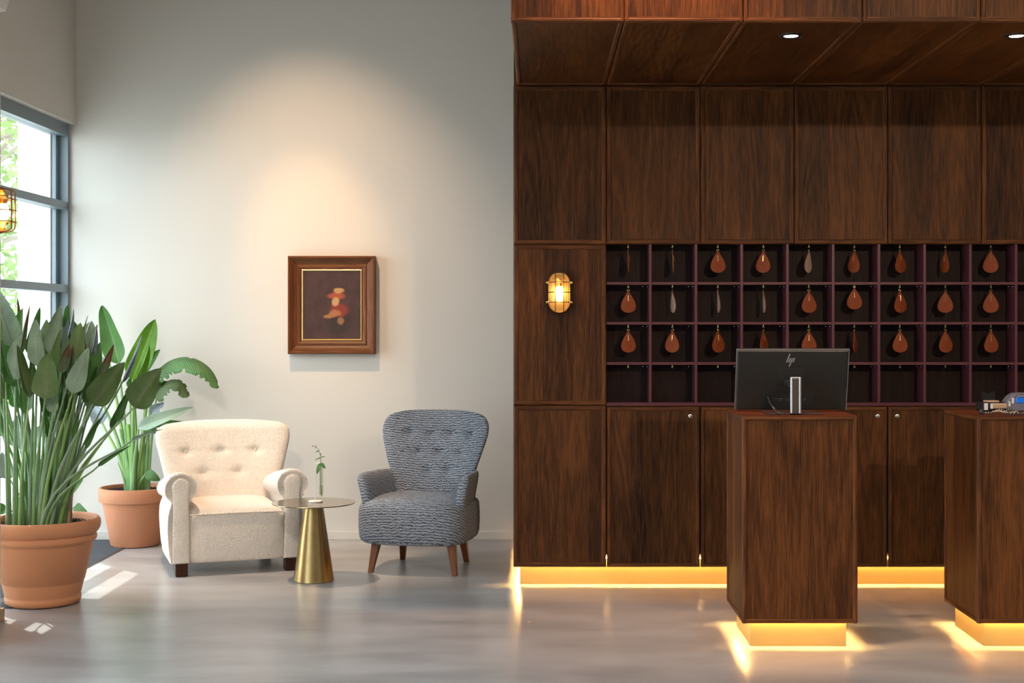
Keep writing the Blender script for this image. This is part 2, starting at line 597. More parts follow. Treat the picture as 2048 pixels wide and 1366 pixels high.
M_STALK = simple('leaf_stalk', (0.19, 0.34, 0.13), 0.4, var=0.35, vscale=7)
M_STALK2 = simple('leaf_stalk_light', (0.24, 0.39, 0.11), 0.4, var=0.35, vscale=7)
M_STALKG = simple('leaf_stalk_grey', (0.22, 0.32, 0.20), 0.4, var=0.3, vscale=7)
M_SHEATH = simple('dry_sheath', (0.42, 0.25, 0.15), 0.8, var=0.3, vscale=14)


# ------------------------------------------------------------------ mesh helpers
class MB:
    def __init__(s):
        s.v, s.f, s.m, s.uv = [], [], [], None

    def add(s, verts, faces, mi=0):
        o = len(s.v)
        s.v += [tuple(v) for v in verts]
        s.f += [tuple(i + o for i in f) for f in faces]
        s.m += [mi] * len(faces)
        return s

    def box(s, x0, x1, y0, y1, z0, z1, mi=0, c=0.0):
        if c <= 0:
            v = [(x, y, z) for z in (z0, z1) for y in (y0, y1) for x in (x0, x1)]
            f = [(0, 2, 3, 1), (4, 5, 7, 6), (0, 1, 5, 4), (2, 6, 7, 3), (0, 4, 6, 2), (1, 3, 7, 5)]
            return s.add(v, f, mi)
        bm = bmesh.new()
        bmesh.ops.create_cube(bm, size=1.0)
        bmesh.ops.scale(bm, vec=(x1 - x0, y1 - y0, z1 - z0), verts=bm.verts)
        bmesh.ops.translate(bm, vec=((x0 + x1) / 2, (y0 + y1) / 2, (z0 + z1) / 2), verts=bm.verts)
        bmesh.ops.bevel(bm, geom=bm.edges[:], offset=c, segments=2, affect='EDGES', profile=0.5)
        bm.verts.index_update()
        s.add([v.co[:] for v in bm.verts], [[v.index for v in f.verts] for f in bm.faces], mi)
        bm.free()
        return s

    def loft(s, rings, mi=0, cap0=True, cap1=True, closed=True):
        n = len(rings[0])
        o = len(s.v)
        for r in rings:
            s.v += [tuple(p) for p in r]
        fs = []
        for i in range(len(rings) - 1):
            for j in range(n if closed else n - 1):
                a, b_ = o + i * n + j, o + i * n + (j + 1) % n
                fs.append((a, b_, b_ + n, a + n))
        if cap0:
            fs.append(tuple(o + j for j in reversed(range(n))))
        if cap1:
            fs.append(tuple(o + (len(rings) - 1) * n + j for j in range(n)))
        s.f += fs
        s.m += [mi] * len(fs)
        return s

    def lathe(s, prof, c=(0, 0, 0), n=48, mi=0, cap0=False, cap1=False):
        rings = []
        for r, z in prof:
            rings.append([(c[0] + r * math.cos(2 * PI * k / n), c[1] + r * math.sin(2 * PI * k / n), c[2] + z) for k in range(n)])
        return s.loft(rings, mi, cap0, cap1)

    def tube(s, pts, rad, n=8, mi=0, caps=True):
        pts = [Vector(p) for p in pts]
        if isinstance(rad, (int, float)):
            rad = [rad] * len(pts)
        rings, up = [], None
        for i, p in enumerate(pts):
            t = (pts[min(i + 1, len(pts) - 1)] - pts[max(i - 1, 0)])
            t = t.normalized() if t.length > 1e-9 else Vector((0, 0, 1))
            if up is None:
                up = Vector((0, 1, 0)) if abs(t.y) < 0.9 else Vector((1, 0, 0))
            a = (up - t * up.dot(t)).normalized()
            b_ = t.cross(a)
            up = a
            rings.append([p + (a * math.cos(2 * PI * k / n) + b_ * math.sin(2 * PI * k / n)) * rad[i] for k in range(n)])
        return s.loft(rings, mi, caps, caps)

    def sphere(s, c, r, n=12, m=8, mi=0):
        r3 = (r, r, r) if isinstance(r, (int, float)) else r
        rings = []
        for i in range(1, m):
            a = PI * i / m
            rings.append([(c[0] + r3[0] * math.sin(a) * math.cos(2 * PI * k / n), c[1] + r3[1] * math.sin(a) * math.sin(2 * PI * k / n), c[2] - r3[2] * math.cos(a)) for k in range(n)])
        return s.loft(rings, mi, True, True)

    def build(s, name, mats, parent=None, smooth=True, angle=40, loc=None):
        me = bpy.data.meshes.new(name)
        me.from_pydata(s.v, [], s.f)
        if not isinstance(mats, (list, tuple)):
            mats = [mats]
        for m in mats:
            me.materials.append(m)
        if len(mats) > 1:
            me.polygons.foreach_set('material_index', s.m)
        bm = bmesh.new()
        bm.from_mesh(me)
        bmesh.ops.recalc_face_normals(bm, faces=bm.faces)
        bm.to_mesh(me)
        bm.free()
        if smooth:
            me.polygons.foreach_set('use_smooth', [True] * len(me.polygons))
            me.set_sharp_from_angle(angle=R(angle))
        me.update()
        o = bpy.data.objects.new(name, me)
        COL.objects.link(o)
        if parent:
            o.parent = parent
        if loc:
            o.location = loc
        return o


def tag(o, label=None, cat=None, group=None, kind=None):
    if label:
        o['label'] = label
    if cat:
        o['category'] = cat
    if group:
        o['group'] = group
    if kind:
        o['kind'] = kind
    return o


def thing(name, label, cat, loc=(0, 0, 0), rz=0, group=None):
    o = bpy.data.objects.new(name, None)
    o.empty_display_size = 0.1
    COL.objects.link(o)
    o.location = loc
    o.rotation_euler = (0, 0, rz)
    return tag(o, label, cat, group)


def struct(o, label=None):
    o['kind'] = 'structure'
    if label:
        o['label'] = label
    return o


def copy_tree(o, parent=None):
    c = o.copy()
    COL.objects.link(c)
    if parent:
        c.parent = parent
    for ch in o.children:
        copy_tree(ch, c)
    return c


def subsurf(o, lv=1):
    md = o.modifiers.new('smooth', 'SUBSURF')
    md.levels = md.render_levels = lv
    return o


# ================================================================== THE SETTING
WX, WY = -3.234, 9.79            # inner faces of the left wall and the far wall
CX0, CY = -0.146, 8.02           # left end and front plane of the oak wall
CEIL = 4.8
WZ = 2.90                        # window head
RX, RY0 = 5.6, -4.0

struct(MB().box(-3.61, RX + .3, RY0 - .3, WY + .3, -.12, 0).build('floor', M_FLOOR, smooth=False))
struct(MB().box(WX, RX, RY0, WY, CEIL, CEIL + .2).build('ceiling', M_CEIL, smooth=False))
struct(MB().box(-3.605, RX + .3, WY, WY + .25, 0, CEIL + .2).build('wall_back', M_WALL, smooth=False))
struct(MB().box(RX, RX + .25, RY0, WY, 0, CEIL + .2).build('wall_right', M_WALL, smooth=False))
struct(MB().box(-3.75, RX + .3, RY0 - .25, RY0, 0, CEIL + .2).build('wall_front', M_WALL, smooth=False))

# left wall: band above the windows, piers between them
mb = MB()
mb.box(-3.60, WX, RY0, WY, WZ, CEIL + .2)
OPEN = [(7.20, 9.775), (3.7, 6.3), (0.6, 3.3), (-2.6, 0.2)]
ys = [RY0] + [y for o in sorted(OPEN) for y in o] + [WY]
for a, b_ in zip(ys[0::2], ys[1::2]):
    if b_ - a > .001:
        mb.box(-3.60, WX if b_ < 9.7 else -3.378, a, b_, 0, WZ)
wl = struct(mb.build('wall_left', M_WALL, smooth=False))
# outer reveal of the opening at the far end, rough white render
ext = MB()
ext.box(-3.612, -3.385, 9.70, 9.7895, 0, 2.899)
ext.box(-3.612, -3.606, 9.7905, 10.04, 0, 2.899)
struct(ext.build('wall_left_outer', M_STUCCO, smooth=False))
# the pier that steps into the room at the left edge of the picture
struct(MB().box(WX, -2.730, 6.35, 7.100, 0, CEIL, c=.002).build('wall_left_pier', M_WALL, smooth=False))
sk = struct(MB().box(-3.20, -2.718, 6.33, 7.125, 0.0, 0.062, c=.003).build('baseboard_left', W_PALE, smooth=False), 'pale wooden skirting block around the foot of the left pier')

# baseboard of the far wall
struct(MB().box(WX + .002, CX0 - .002, WY - .014, WY - .0005, 0, .058, c=.002).build('baseboard_back', M_BASE, smooth=False))


def window(idx, y0, y1, x=-3.33):
    fr = MB()
    t, d0, d1 = .048, -3.378, -3.283
    fr.box(d0, d1, y0, y1, WZ - .085, WZ - .001)
    fr.box(d0, d1, y0, y1, 0.001, .07)
    fr.box(d0, d1, y0, y0 + t, .07, WZ - .085)
    fr.box(d0, d1, y1 - t * .35, y1, .07, WZ - .085)
    # glazing bead by the far jamb
    fr.box(d0 + .005, d0 + .03, y1 - .075, y1 - .055, .07, WZ - .085)
    w = struct(fr.build('window_%d' % idx, M_FRAME, smooth=False))
    zs = [.59, 1.172, 1.754, 2.330]
    for z in zs:
        MB().box(d0, d1, y0 + t, y1 - .018, z - .026, z + .026, c=.002).build('transom', M_FRAME, w, smooth=False)
    mids = [y0 + (y1 - y0) * k for k in ((.42,) if idx == 1 else (.33, .67))]
    if idx == 1:
        mids = [8.15]
    for ym in mids:
        MB().box(d0, d1, ym - .025, ym + .025, .07, WZ - .085, c=.002).build('mullion', M_FRAME, w, smooth=False)
    yy = [y0 + t] + [v for m_ in mids for v in (m_ - .025, m_ + .025)] + [y1 - .018]
    zz = [.07] + [v for z in zs for v in (z - .026, z + .026)] + [WZ - .085]
    for a, b_ in zip(yy[0::2], yy[1::2]):
        for c, d in zip(zz[0::2], zz[1::2]):
            MB().box(-3.338, -3.332, a, b_, c, d).build('pane', M_GLASS, w, smooth=False)
    return w


for i, (a, b_) in enumerate(OPEN):
    window(i + 1, a, b_)


# ------------------------------------------------------------------ oak panels
def panel(name, w, h, loc, parent, rot=None, b=.029, depth=.02, gap=.0016, label=None):
    """recessed veneer field with a mitred moulding; local X = width, Z = height, faces -Y"""
    g = gap
    f = MB().box(b * .6, w - b * .6, .007, depth, b * .6, h - b * .6)
    o = f.build(name, W_V, parent, smooth=False)
    if rot is not None:
        o.rotation_euler = rot
    o.location = loc
    prof = [(g, depth), (g, .006), (g + .005, .0005), (g + .007, 0), (b - .006, 0), (b - .0025, .0022), (b - .001, .0050), (b, .0095)]
    m = MB()
    rings = [[(d, y, d), (w - d, y, d), (w - d, y, h - d), (d, y, h - d)] for d, y in prof]
    for i in range(len(rings) - 1):
        for j in range(4):
            k = (j + 1) % 4
            q = [rings[i][j], rings[i][k], rings[i + 1][k], rings[i + 1][j]]
            m.add(q, [(0, 1, 2, 3)], 1 if j in (0, 2) else 0)
    m.build('moulding', [W_E, W_H], o, smooth=False)
    if label:
        o['label'] = label
    return o


COLX = [CX0, .3867, .9252, 1.4636, 1.9993, 2.5378, 3.0763, 3.615, 4.15, 4.69, 5.23, RX - .002]
Z0, Z1, Z2, Z3 = .111, 1.039, 1.962, 2.872
# carcass behind the panels: end stile, upper part, part behind the rack, soffit and fascia body
oak = MB()
oak.box(CX0 + .001, RX - .001, CY + .02, WY, Z2 + .004, CEIL)                     # above the rack
oak.box(CX0 + .001, .3855, CY + .02, WY, Z1, Z2 + .004)                           # left of the rack
oak.box(.3855, RX - .001, CY + .186, WY, Z1, Z2 + .004)                           # behind the rack
oak.box(CX0 + .001, .3855, CY + .02, CY + .05, Z0 + .001, Z1)                     # lower left front
oak.box(CX0 + .03, .3855, CY + .05, WY - .0, .175, Z1)
oak.box(CX0 + .001, CX0 + .014, CY + .02, WY, Z0 + .001, Z1)                      # lip along the left end
oak.box(-.126, RX - .001, 6.352, CY + .02, 2.895, CEIL)                           # bulkhead over the desk
wr = struct(oak.build('wall_oak', W_V, smooth=False), 'dark stained oak panelled wall with bulkhead above the reception desks')
# tall panels
for i in range(len(COLX) - 1):
    w = COLX[i + 1] - COLX[i]
    panel('panel', w, Z3 - Z2, (COLX[i], CY, Z2), wr)
panel('panel', COLX[1] - COLX[0], Z2 - Z1, (COLX[0], CY, Z1), wr)
panel('panel', COLX[1] - COLX[0], Z1 - Z0, (COLX[0], CY, Z0), wr)
# end face of the oak wall, towards the white wall
for za, zb in ((Z0, Z1), (Z1, Z2), (Z2, Z3)):
    e = MB().box(CX0 - .0005, CX0 + .012, CY + .021, WY - .016, za + .001, zb - .001).build('end_panel', W_V, wr, smooth=False)
# soffit panels face down, grain runs front to back
SFX = list(COLX)
for i in range(len(SFX) - 1):
    x0 = SFX[i] if i else -.1275
    panel('soffit_panel', SFX[i + 1] - x0, CY - 6.33 - .001, (x0, CY - .0005, 2.874), wr, rot=(R(90), 0, 0), b=.026)
for i in range(len(SFX) - 1):
    x0 = SFX[i] if i else -.128
    panel('fascia_panel', SFX[i + 1] - x0, CEIL - 2.872, (x0, 6.33, 2.868), wr, b=.022)
# two shallow splice lines run behind the panels of the end column, nothing else

# ------------------------------------------------------------------ base cabinets
def cabinet(x0, x1, doors, label, group='panelled base cabinets under the key rack'):
    t = thing('base_cabinet', label, 'cabinet', (x0, CY, 0), 0, group)
    W = x1 - x0
    b = MB()
    b.box(.001, W - .001, .05, WY - CY - .001, .175, Z1 - .006)
    b.box(.001, W - .001, .0215, .05, Z1 - .10, Z1 - .006)
    b.build('body', W_V, t, smooth=False)
    for a, c, kx in doors:
        d = panel('door', c - a - .004, Z1 - .006 - Z0, (a - x0 + .002, 0, Z0), t, b=.024, depth=.0485)
        k = MB()
        k.lathe([(.0, .0), (.0125, .0), (.0135, .003), (.012, .006), (.0095, .0075), (.0, .0078)], n=20)
        k.box(-.0018, .0018, -.006, .006, .0078, .0083)
        kb = k.build('lock_knob', M_STEEL, d)
        kb.rotation_euler = (R(90), 0, 0)
        kb.location = (kx - (a + .002), .007, 1.5 - 182 * 8.02 / F - Z0)
    return t


def knob_x(px):
    return (px - VX) * CY / F


cabinet(COLX[1], COLX[2], [(COLX[1], COLX[2], knob_x(1381))], 'dark oak base cabinet beside the lamp column, lock at upper right')
cabinet(COLX[2], COLX[3], [(COLX[2], COLX[3], knob_x(1569))], 'dark oak base cabinet half hidden behind the desk with the monitor')
cabinet(COLX[3], COLX[5], [(COLX[3], COLX[4], knob_x(1756)), (COLX[4], COLX[5], knob_x(1795))],
        'two-door dark oak base cabinet between the desks, two locks side by side')
cabinet(COLX[5], COLX[7], [(COLX[5], COLX[6], knob_x(2131)), (COLX[6], COLX[7], knob_x(2170))],
        'dark oak base cabinet hidden behind the desk at the right edge')

# brass plinth with the LED strip above it
px0, py0 = -.110, 8.108
pl = struct(MB().box(px0, RX - .01, py0, WY - .02, .001, .1745).build('trim_1', M_PLINTH, smooth=False), 'glowing brass plinth recessed under the oak wall and cabinets')
led = MB()
led.box(-.122, RX - .05, py0 - .022, py0 - .006, .150, .157)
led.box(-.124, -.114, py0 - .006, WY - .05, .150, .157)
led.build('led_strip', M_LED, pl, smooth=False)

# ------------------------------------------------------------------ key rack
RK0, RKF, RKD = COLX[1] + .0005, CY + .012, CY + .165      # left end, front, back
DIVX = [.6387 + .2624 * k for k in range(0, 19)]
SHZ = [1.739, 1.510, 1.279]
rack = thing('key_rack', 'plum pigeonhole key rack set into the dark oak wall above the cabinets', 'rack', (RK0, RKF, Z1 - .003))


def rl(x0, x1, y0, y1, z0, z1, name, m, parent=None, c=.0):
    o = MB().box(0, x1 - x0, 0, y1 - y0, 0, z1 - z0, c=c).build(name, m, parent or rack, smooth=False)
    o.location = (x0 - RK0, y0 - RKF, z0 - (Z1 - .003)) if parent is None else (x0, y0, z0)
    return o


XE = DIVX[-1] + .05
rl(RK0, XE, RKF, RKD, Z1 - .003, Z1 + .0155, 'bottom_board', M_PLUM, c=.001)
rl(RK0, XE, RKD - .0125, RKD, Z1 + .0157, Z2 + .003, 'back_panel', M_RACKBACK)
for x in DIVX:
    rl(x - .0075, x + .0075, RKF, RKD - .013, Z1 + .0157, Z2 + .003, 'divider', M_PLUM, c=.001)
cells = [(RK0, DIVX[0] - .0077)] + [(DIVX[k] + .0077, DIVX[k + 1] - .0077) for k in range(len(DIVX) - 1)]
hookm = None
for ci, (a, b_) in enumerate(cells):
    for z in SHZ:
        s = rl(a, b_, RKF + .0015, RKD - .013, z - .0078, z + .0078, 'shelf', M_PLUM, c=.001)
        if ci < 11:
            sc = MB()
            for q in (.010, .034):
                sc.sphere((b_ - a - q, .01, -.010), (.0028, .0028, .003), 8, 6)
            sc.build('screw', M_STEEL, s)
    xc = (a + b_) / 2 + (.006 if ci == 0 else 0)
    if ci > 10:
        continue
    for zt in [Z2] + [z - .0078 for z in SHZ]:
        h = MB()
        h.tube([(0, 0, 0), (0, 0, -.010)], .0018, 8)
        h.sphere((0, 0, -.003), (.0035, .0035, .002), 8, 6)
        pts = [(.0045 * math.sin(t), 0, -.0142 - .0045 * math.cos(t) + 0) for t in [PI + k * PI / 5 * 1.0 for k in range(0, 9)]]
        pts = [(.0042 * math.sin(k * .7), 0, -.0142 + .0042 * math.cos(k * .7)) for k in range(9)]
        h.tube(pts, .0011, 6)
        if hookm is None:
            ho = h.build('hook', M_BRASS, rack)
            hookm = ho.data
        else:
            ho = bpy.data.objects.new('hook', hookm)
            COL.objects.link(ho)
            ho.parent = rack
        ho.location = (xc - RK0, .045, zt - (Z1 - .003))


# ------------------------------------------------------------------ key fobs
def fob_outline(w, h, n=40):
    out = []
    for k in range(n):
        a = 2 * PI * k / n
        t = (1 - math.cos(a)) / 2                    # 0 top .. 1 bottom
        x = math.sin(a) * (t ** .72) * .5 * w * 1.38
        out.append((x, -h * t))
    return out


def make_fob():
    t = thing('key_fob', 'x', 'key tag')
    o2 = fob_outline(.088, .128)
    m = MB()
    ring_f = [(x, -.0024, z) for x, z in o2]
    ring_b = [(x, .0014, z) for x, z in o2]
    cx, cz = 0, -.07
    inner_f = [(cx + (x - cx) * .93, -.0030, cz + (z - cz) * .94) for x, z in o2]
    inner_b = [(cx + (x - cx) * .93, .0022, cz + (z - cz) * .94) for x, z in o2]
    m.loft([ring_b, ring_f, inner_f], 0, False, True)
    m.loft([ring_b, inner_b], 1, False, True)
    # gentle warp so that the leather is not flat
    m.v = [(x, y + .006 * math.sin((z + .02) * 22) + .7 * x * x, z) for x, y, z in m.v]
    body = m.build('leather', [M_LEATHER, M_SUEDE], t, smooth=True, angle=50)
    r = MB()
    r.tube([(.0060 * math.sin(a), 0, .0015 + .0072 * math.cos(a)) for a in [k * 2 * PI / 14 for k in range(15)]], .0010, 6)
    r.build('key_ring', M_BRASS, t)
    k = MB()
    k.tube([(0, -.0042 + .006 * math.sin((z + .02) * 22), z) for z in (-.028, -.036, -.044, -.052, -.060)], .0013, 6)
    k.sphere((0, -.0045 - .0048, -.061), .0019, 8, 6)
    kk = k.build('brass_pin', M_BRASS, t, smooth=False)
    d = MB()
    for i in range(5):
        for j in range(4):
            if (i * 3 + j * 5) % 4:
                d.sphere((-.011 + j * .0073, -.0030 + .006 * math.sin((-.052 - i * .0062) * 22), -.072 - i * .0062), (.0011, .0005, .0011), 6, 4)
    d.build('stamped_dots', simple('stamped_leather', (0.10, 0.022, 0.010), 0.6), t)
    return t


fob0 = make_fob()
used = [False]
TURN = {  # (row, column): (turn in degrees, drop of the top below the hook px, look)
    (0, 0): (80, 0), (0, 1): (84, 0), (0, 2): (0, 0), (0, 3): (-28, 0), (0, 4): (232, 0), (0, 5): (-54, 0), (0, 6): (34, 0), (0, 7): (-73, 0), (0, 8): (-28, 0),
    (1, 0): (0, 0), (1, 1): (104, 0), (1, 2): (93, 0), (1, 3): (91, 0), (1, 4): (4, 0), (1, 5): (-4, -7), (1, 6): (24, 0), (1, 7): (-20, 0), (1, 8): (-18, 0),
    (2, 0): (8, 0), (2, 1): (-26, 0), (2, 2): (30, 0), (2, 3): (50, 0), (2, 4): (0, 0), (2, 5): (64, 0), (2, 6): (0, 0), (2, 7): (14, 0), (2, 8): (8, 0),
}
ROWN = ['top', 'middle', 'lowest used']
ORD = ['first', 'second', 'third', 'fourth', 'fifth', 'sixth', 'seventh', 'eighth', 'ninth']
for (r_, c_), (deg, dz) in TURN.items():
    a, b_ = cells[c_]
    xc = (a + b_) / 2 + (.006 if c_ == 0 else 0)
    zt = ([Z2] + [z - .0078 for z in SHZ])[r_]
    f = fob0 if not used[0] else copy_tree(fob0)
    used[0] = True
    f.location = (xc, RKF + .045, zt - .0330 - dz * .0028)
    f.rotation_euler = (0, 0, R(deg))
    ad = abs(deg)
    look = 'pale suede-backed' if 150 < ad < 300 else ('edge-on' if 70 < ad < 110 else ('half-turned' if ad > 40 else 'teardrop'))
    f['label'] = '%s brown leather key tag, %s from left in the %s row' % (look, ORD[c_], ROWN[r_])
    if look.startswith('pale'):
        f['label'] = 'pale key tag turned to its suede side, fifth from left in the top row'
    f['group'] = 'leather key tags hanging in the pigeonholes'
# one more column leaves the frame at the right edge, nothing of its tags is seen


# ------------------------------------------------------------------ caged lamps
def stadium(w, h, n=24):
    r = w / 2
    pts = []
    for k in range(n // 2 + 1):
        a = PI * k / (n // 2)
        pts.append((r * math.cos(a), (h / 2 - r) + r * math.sin(a)))
    for k in range(n // 2 + 1):
        a = PI + PI * k / (n // 2)
        pts.append((r * math.cos(a), -(h / 2 - r) + r * math.sin(a)))
    return pts


def caged_lamp(loc, rz, label, glow):
    t = thing('bulkhead_lamp', label, 'lamp', loc, rz, 'caged brass wall lamps')
    m = MB()
    rings = []
    for y, s in ((-.0005, 0), (-.022, 0), (-.026, -.003), (-.026, -.010), (-.012, -.013)):
        rings.append([(x, y, z) for x, z in stadium(.119 + 2 * s, .226 + 2 * s, 32)])
    m.loft(rings, 0, True, True)
    m.build('back_box', M_LACQ, t, angle=35)
    g = MB()
    rings = []
    for k in range(8):
        a = k / 7 * PI / 2
        s = -.016 * (1 - math.cos(a)) - .010
        rings.append([(x, -.020 - .042 * math.sin(a), z) for x, z in stadium(.119 + 2 * s, .226 + 2 * s, 32)])
    g.loft(rings, 0, False, True)
    g.build('glass_dome', M_LGLASS, t)
    bb = MB()
    bb.lathe([(0, -.070), (.012, -.066), (.019, -.050), (.021, -.030), (.017, -.004), (.012, .015), (0, .016)], (0, -.036, .018), 16)
    bb.build('bulb', M_BULB, t)
    MB().lathe([(0, .034), (.014, .034), (.015, .040), (.015, .062), (.019, .066), (.019, .078), (0, .079)], (0, -.034, 0), 16).build('lamp_socket', M_LACQ, t)
    c = MB()

    def arc_v(x):
        hh = .226 / 2 - (.119 / 2 - math.sqrt(max(0, (.119 / 2) ** 2 - x * x))) + .001
        return [(x, -.024, hh)] + [(x, -.024 - .048 * math.sin(k * PI / 2 / 6) ** 1.0, hh - .022 * (1 - math.cos(k * PI / 2 / 6)) - 0) for k in range(1, 7)] + \
               [(x, -.024 - .048 * math.sin(k * PI / 2 / 6), -hh + .022 * (1 - math.cos(k * PI / 2 / 6))) for k in range(6, 0, -1)] + [(x, -.024, -hh)]

    def arc_h(z, w=.0605):
        return [(-w, -.024, z)] + [(-w + .016 * (1 - math.cos(k * PI / 10)), -.024 - .048 * math.sin(k * PI / 10), z) for k in range(1, 6)] + \
               [(w - .016 * (1 - math.cos(k * PI / 10)), -.024 - .048 * math.sin(k * PI / 10), z) for k in range(5, 0, -1)] + [(w, -.024, z)]
    for x in (-.0235, .0235):
        c.tube(arc_v(x), .0028, 8)
    for z in (.0565, 0, -.0565):
        c.tube(arc_h(z), .0028, 8)
    rim = [(x * 1.015, -.025, z * 1.008) for x, z in stadium(.119, .226, 32)]
    c.tube(rim + rim[:1], .0032, 8, caps=False)
    c.build('cage', M_CAGE, t)
    t.scale = (1, 1.3, 1)
    for sx in (-1, 1):
        for z in (.0565, -.0565):
            e = MB()
            e.box(min(sx * .058, sx * .071), max(sx * .058, sx * .071), -.030, -.019, z - .006, z + .006, c=.002)
            e.lathe([(0, 0), (.0085, 0), (.0095, .004), (.0085, .008), (0, .009)], (0, 0, 0), 12)
            # lug screw lies sideways
            n0 = len(e.v) - 5 * 12
            for i in range(n0, len(e.v)):
                x, y, zz = e.v[i]
                e.v[i] = (sx * (.068 + zz), -.025 + y, z + x)
            e.build('lug', M_BRASS, t)
    return t


caged_lamp(((1118.5 - VX) * CY / F, CY + .0065, 1.5 + 65 * CY / F), 0, 'lit caged brass lamp mounted on the dark oak wall beside the key rack', 1)
caged_lamp((-2.7295, 7.018, 2.075), R(90), 'lit caged brass lamp at the left edge in front of the window', 1)
light('bulb_glow', 'POINT', ((1118.5 - VX) * CY / F, CY - .10, 1.69), 1.2, WARM, size=.02)

# downlights in the soffit
for x, lab in ((1.201, 'recessed round downlight in the oak soffit above the monitor'), (2.276, 'recessed round downlight in the oak soffit at the right edge')):
    t = thing('downlight', lab, 'light', (x, 6.674, 2.881), 0, 'recessed soffit downlights')
    MB().lathe([(.056, -.0005), (.056, -.006), (.050, -.009), (.034, -.004), (.032, .0), (.030, .0)], n=36).build('trim_ring', M_BLACK, t)
    MB().lathe([(0, -.0035), (.033, -.0045), (.033, -.001), (0, -.001)], n=32).build('lens', M_DOWN, t)
    light('downlight_beam', 'SPOT', (x, 6.674, 2.862), 46, (1.0, 0.70, 0.44), aim=(x, 6.674, 0), size=.02, spot=58, blend=.7)
    # further one of the row
light('downlight_beam', 'SPOT', (3.35, 6.674, 2.862), 46, (1.0, 0.70, 0.44), aim=(3.35, 6.674, 0), size=.02, spot=58, blend=.7)


# ------------------------------------------------------------------ the two desks
def desk(x0, label):
    Y0, Y1, H, B = 6.495, 7.033, 1.079, .113
    W = .538
    t = thing('reception_desk', label, 'desk', (x0 + W / 2, (Y0 + Y1) / 2, 0), 0, 'narrow oak reception desks')
    h = W / 2
    dz = H - B
    panel('front_panel', W, dz, (-h, -h, B), t, b=.023, depth=.019)
    panel('side_panel', W, dz, (-h, h, B), t, rot=(0, 0, R(-90)), b=.023, depth=.019)
    panel('side_panel', W, dz, (h, -h, B), t, rot=(0, 0, R(90)), b=.023, depth=.019)
    panel('rear_panel', W, dz, (h, h, B), t, rot=(0, 0, R(180)), b=.023, depth=.019)
    c = MB()
    c.box(-h + .0195, h - .0195, -h + .0195, h - .0195, .165, H - .004)
    c.build('carcass', W_V, t, smooth=False)
    MB().box(-h + .002, h - .002, -h + .002, h - .002, H - .0039, H, c=.001).build('desk_top', W_TOP, t, smooth=False)
    p = .224
    MB().box(-p, p, -p, p, .001, .1645).build('plinth', M_PLINTH, t, smooth=False)
    l = MB()
    q0, q1 = p + .006, p + .018
    l.box(-q1, q1, -q1, -q0, .140, .147)
    l.box(-q1, q1, q0, q1, .140, .147)
    l.box(-q1, -q0, -q0, q0, .140, .147)
    l.box(q0, q1, -q0, q0, .140, .147)
    l.build('led_strip', M_LED, t, smooth=False)
    return t


desk(.942, 'dark oak desk on a glowing brass plinth, monitor on top')
desk(2.033, 'dark oak desk cut by the right edge, payment terminal on top')


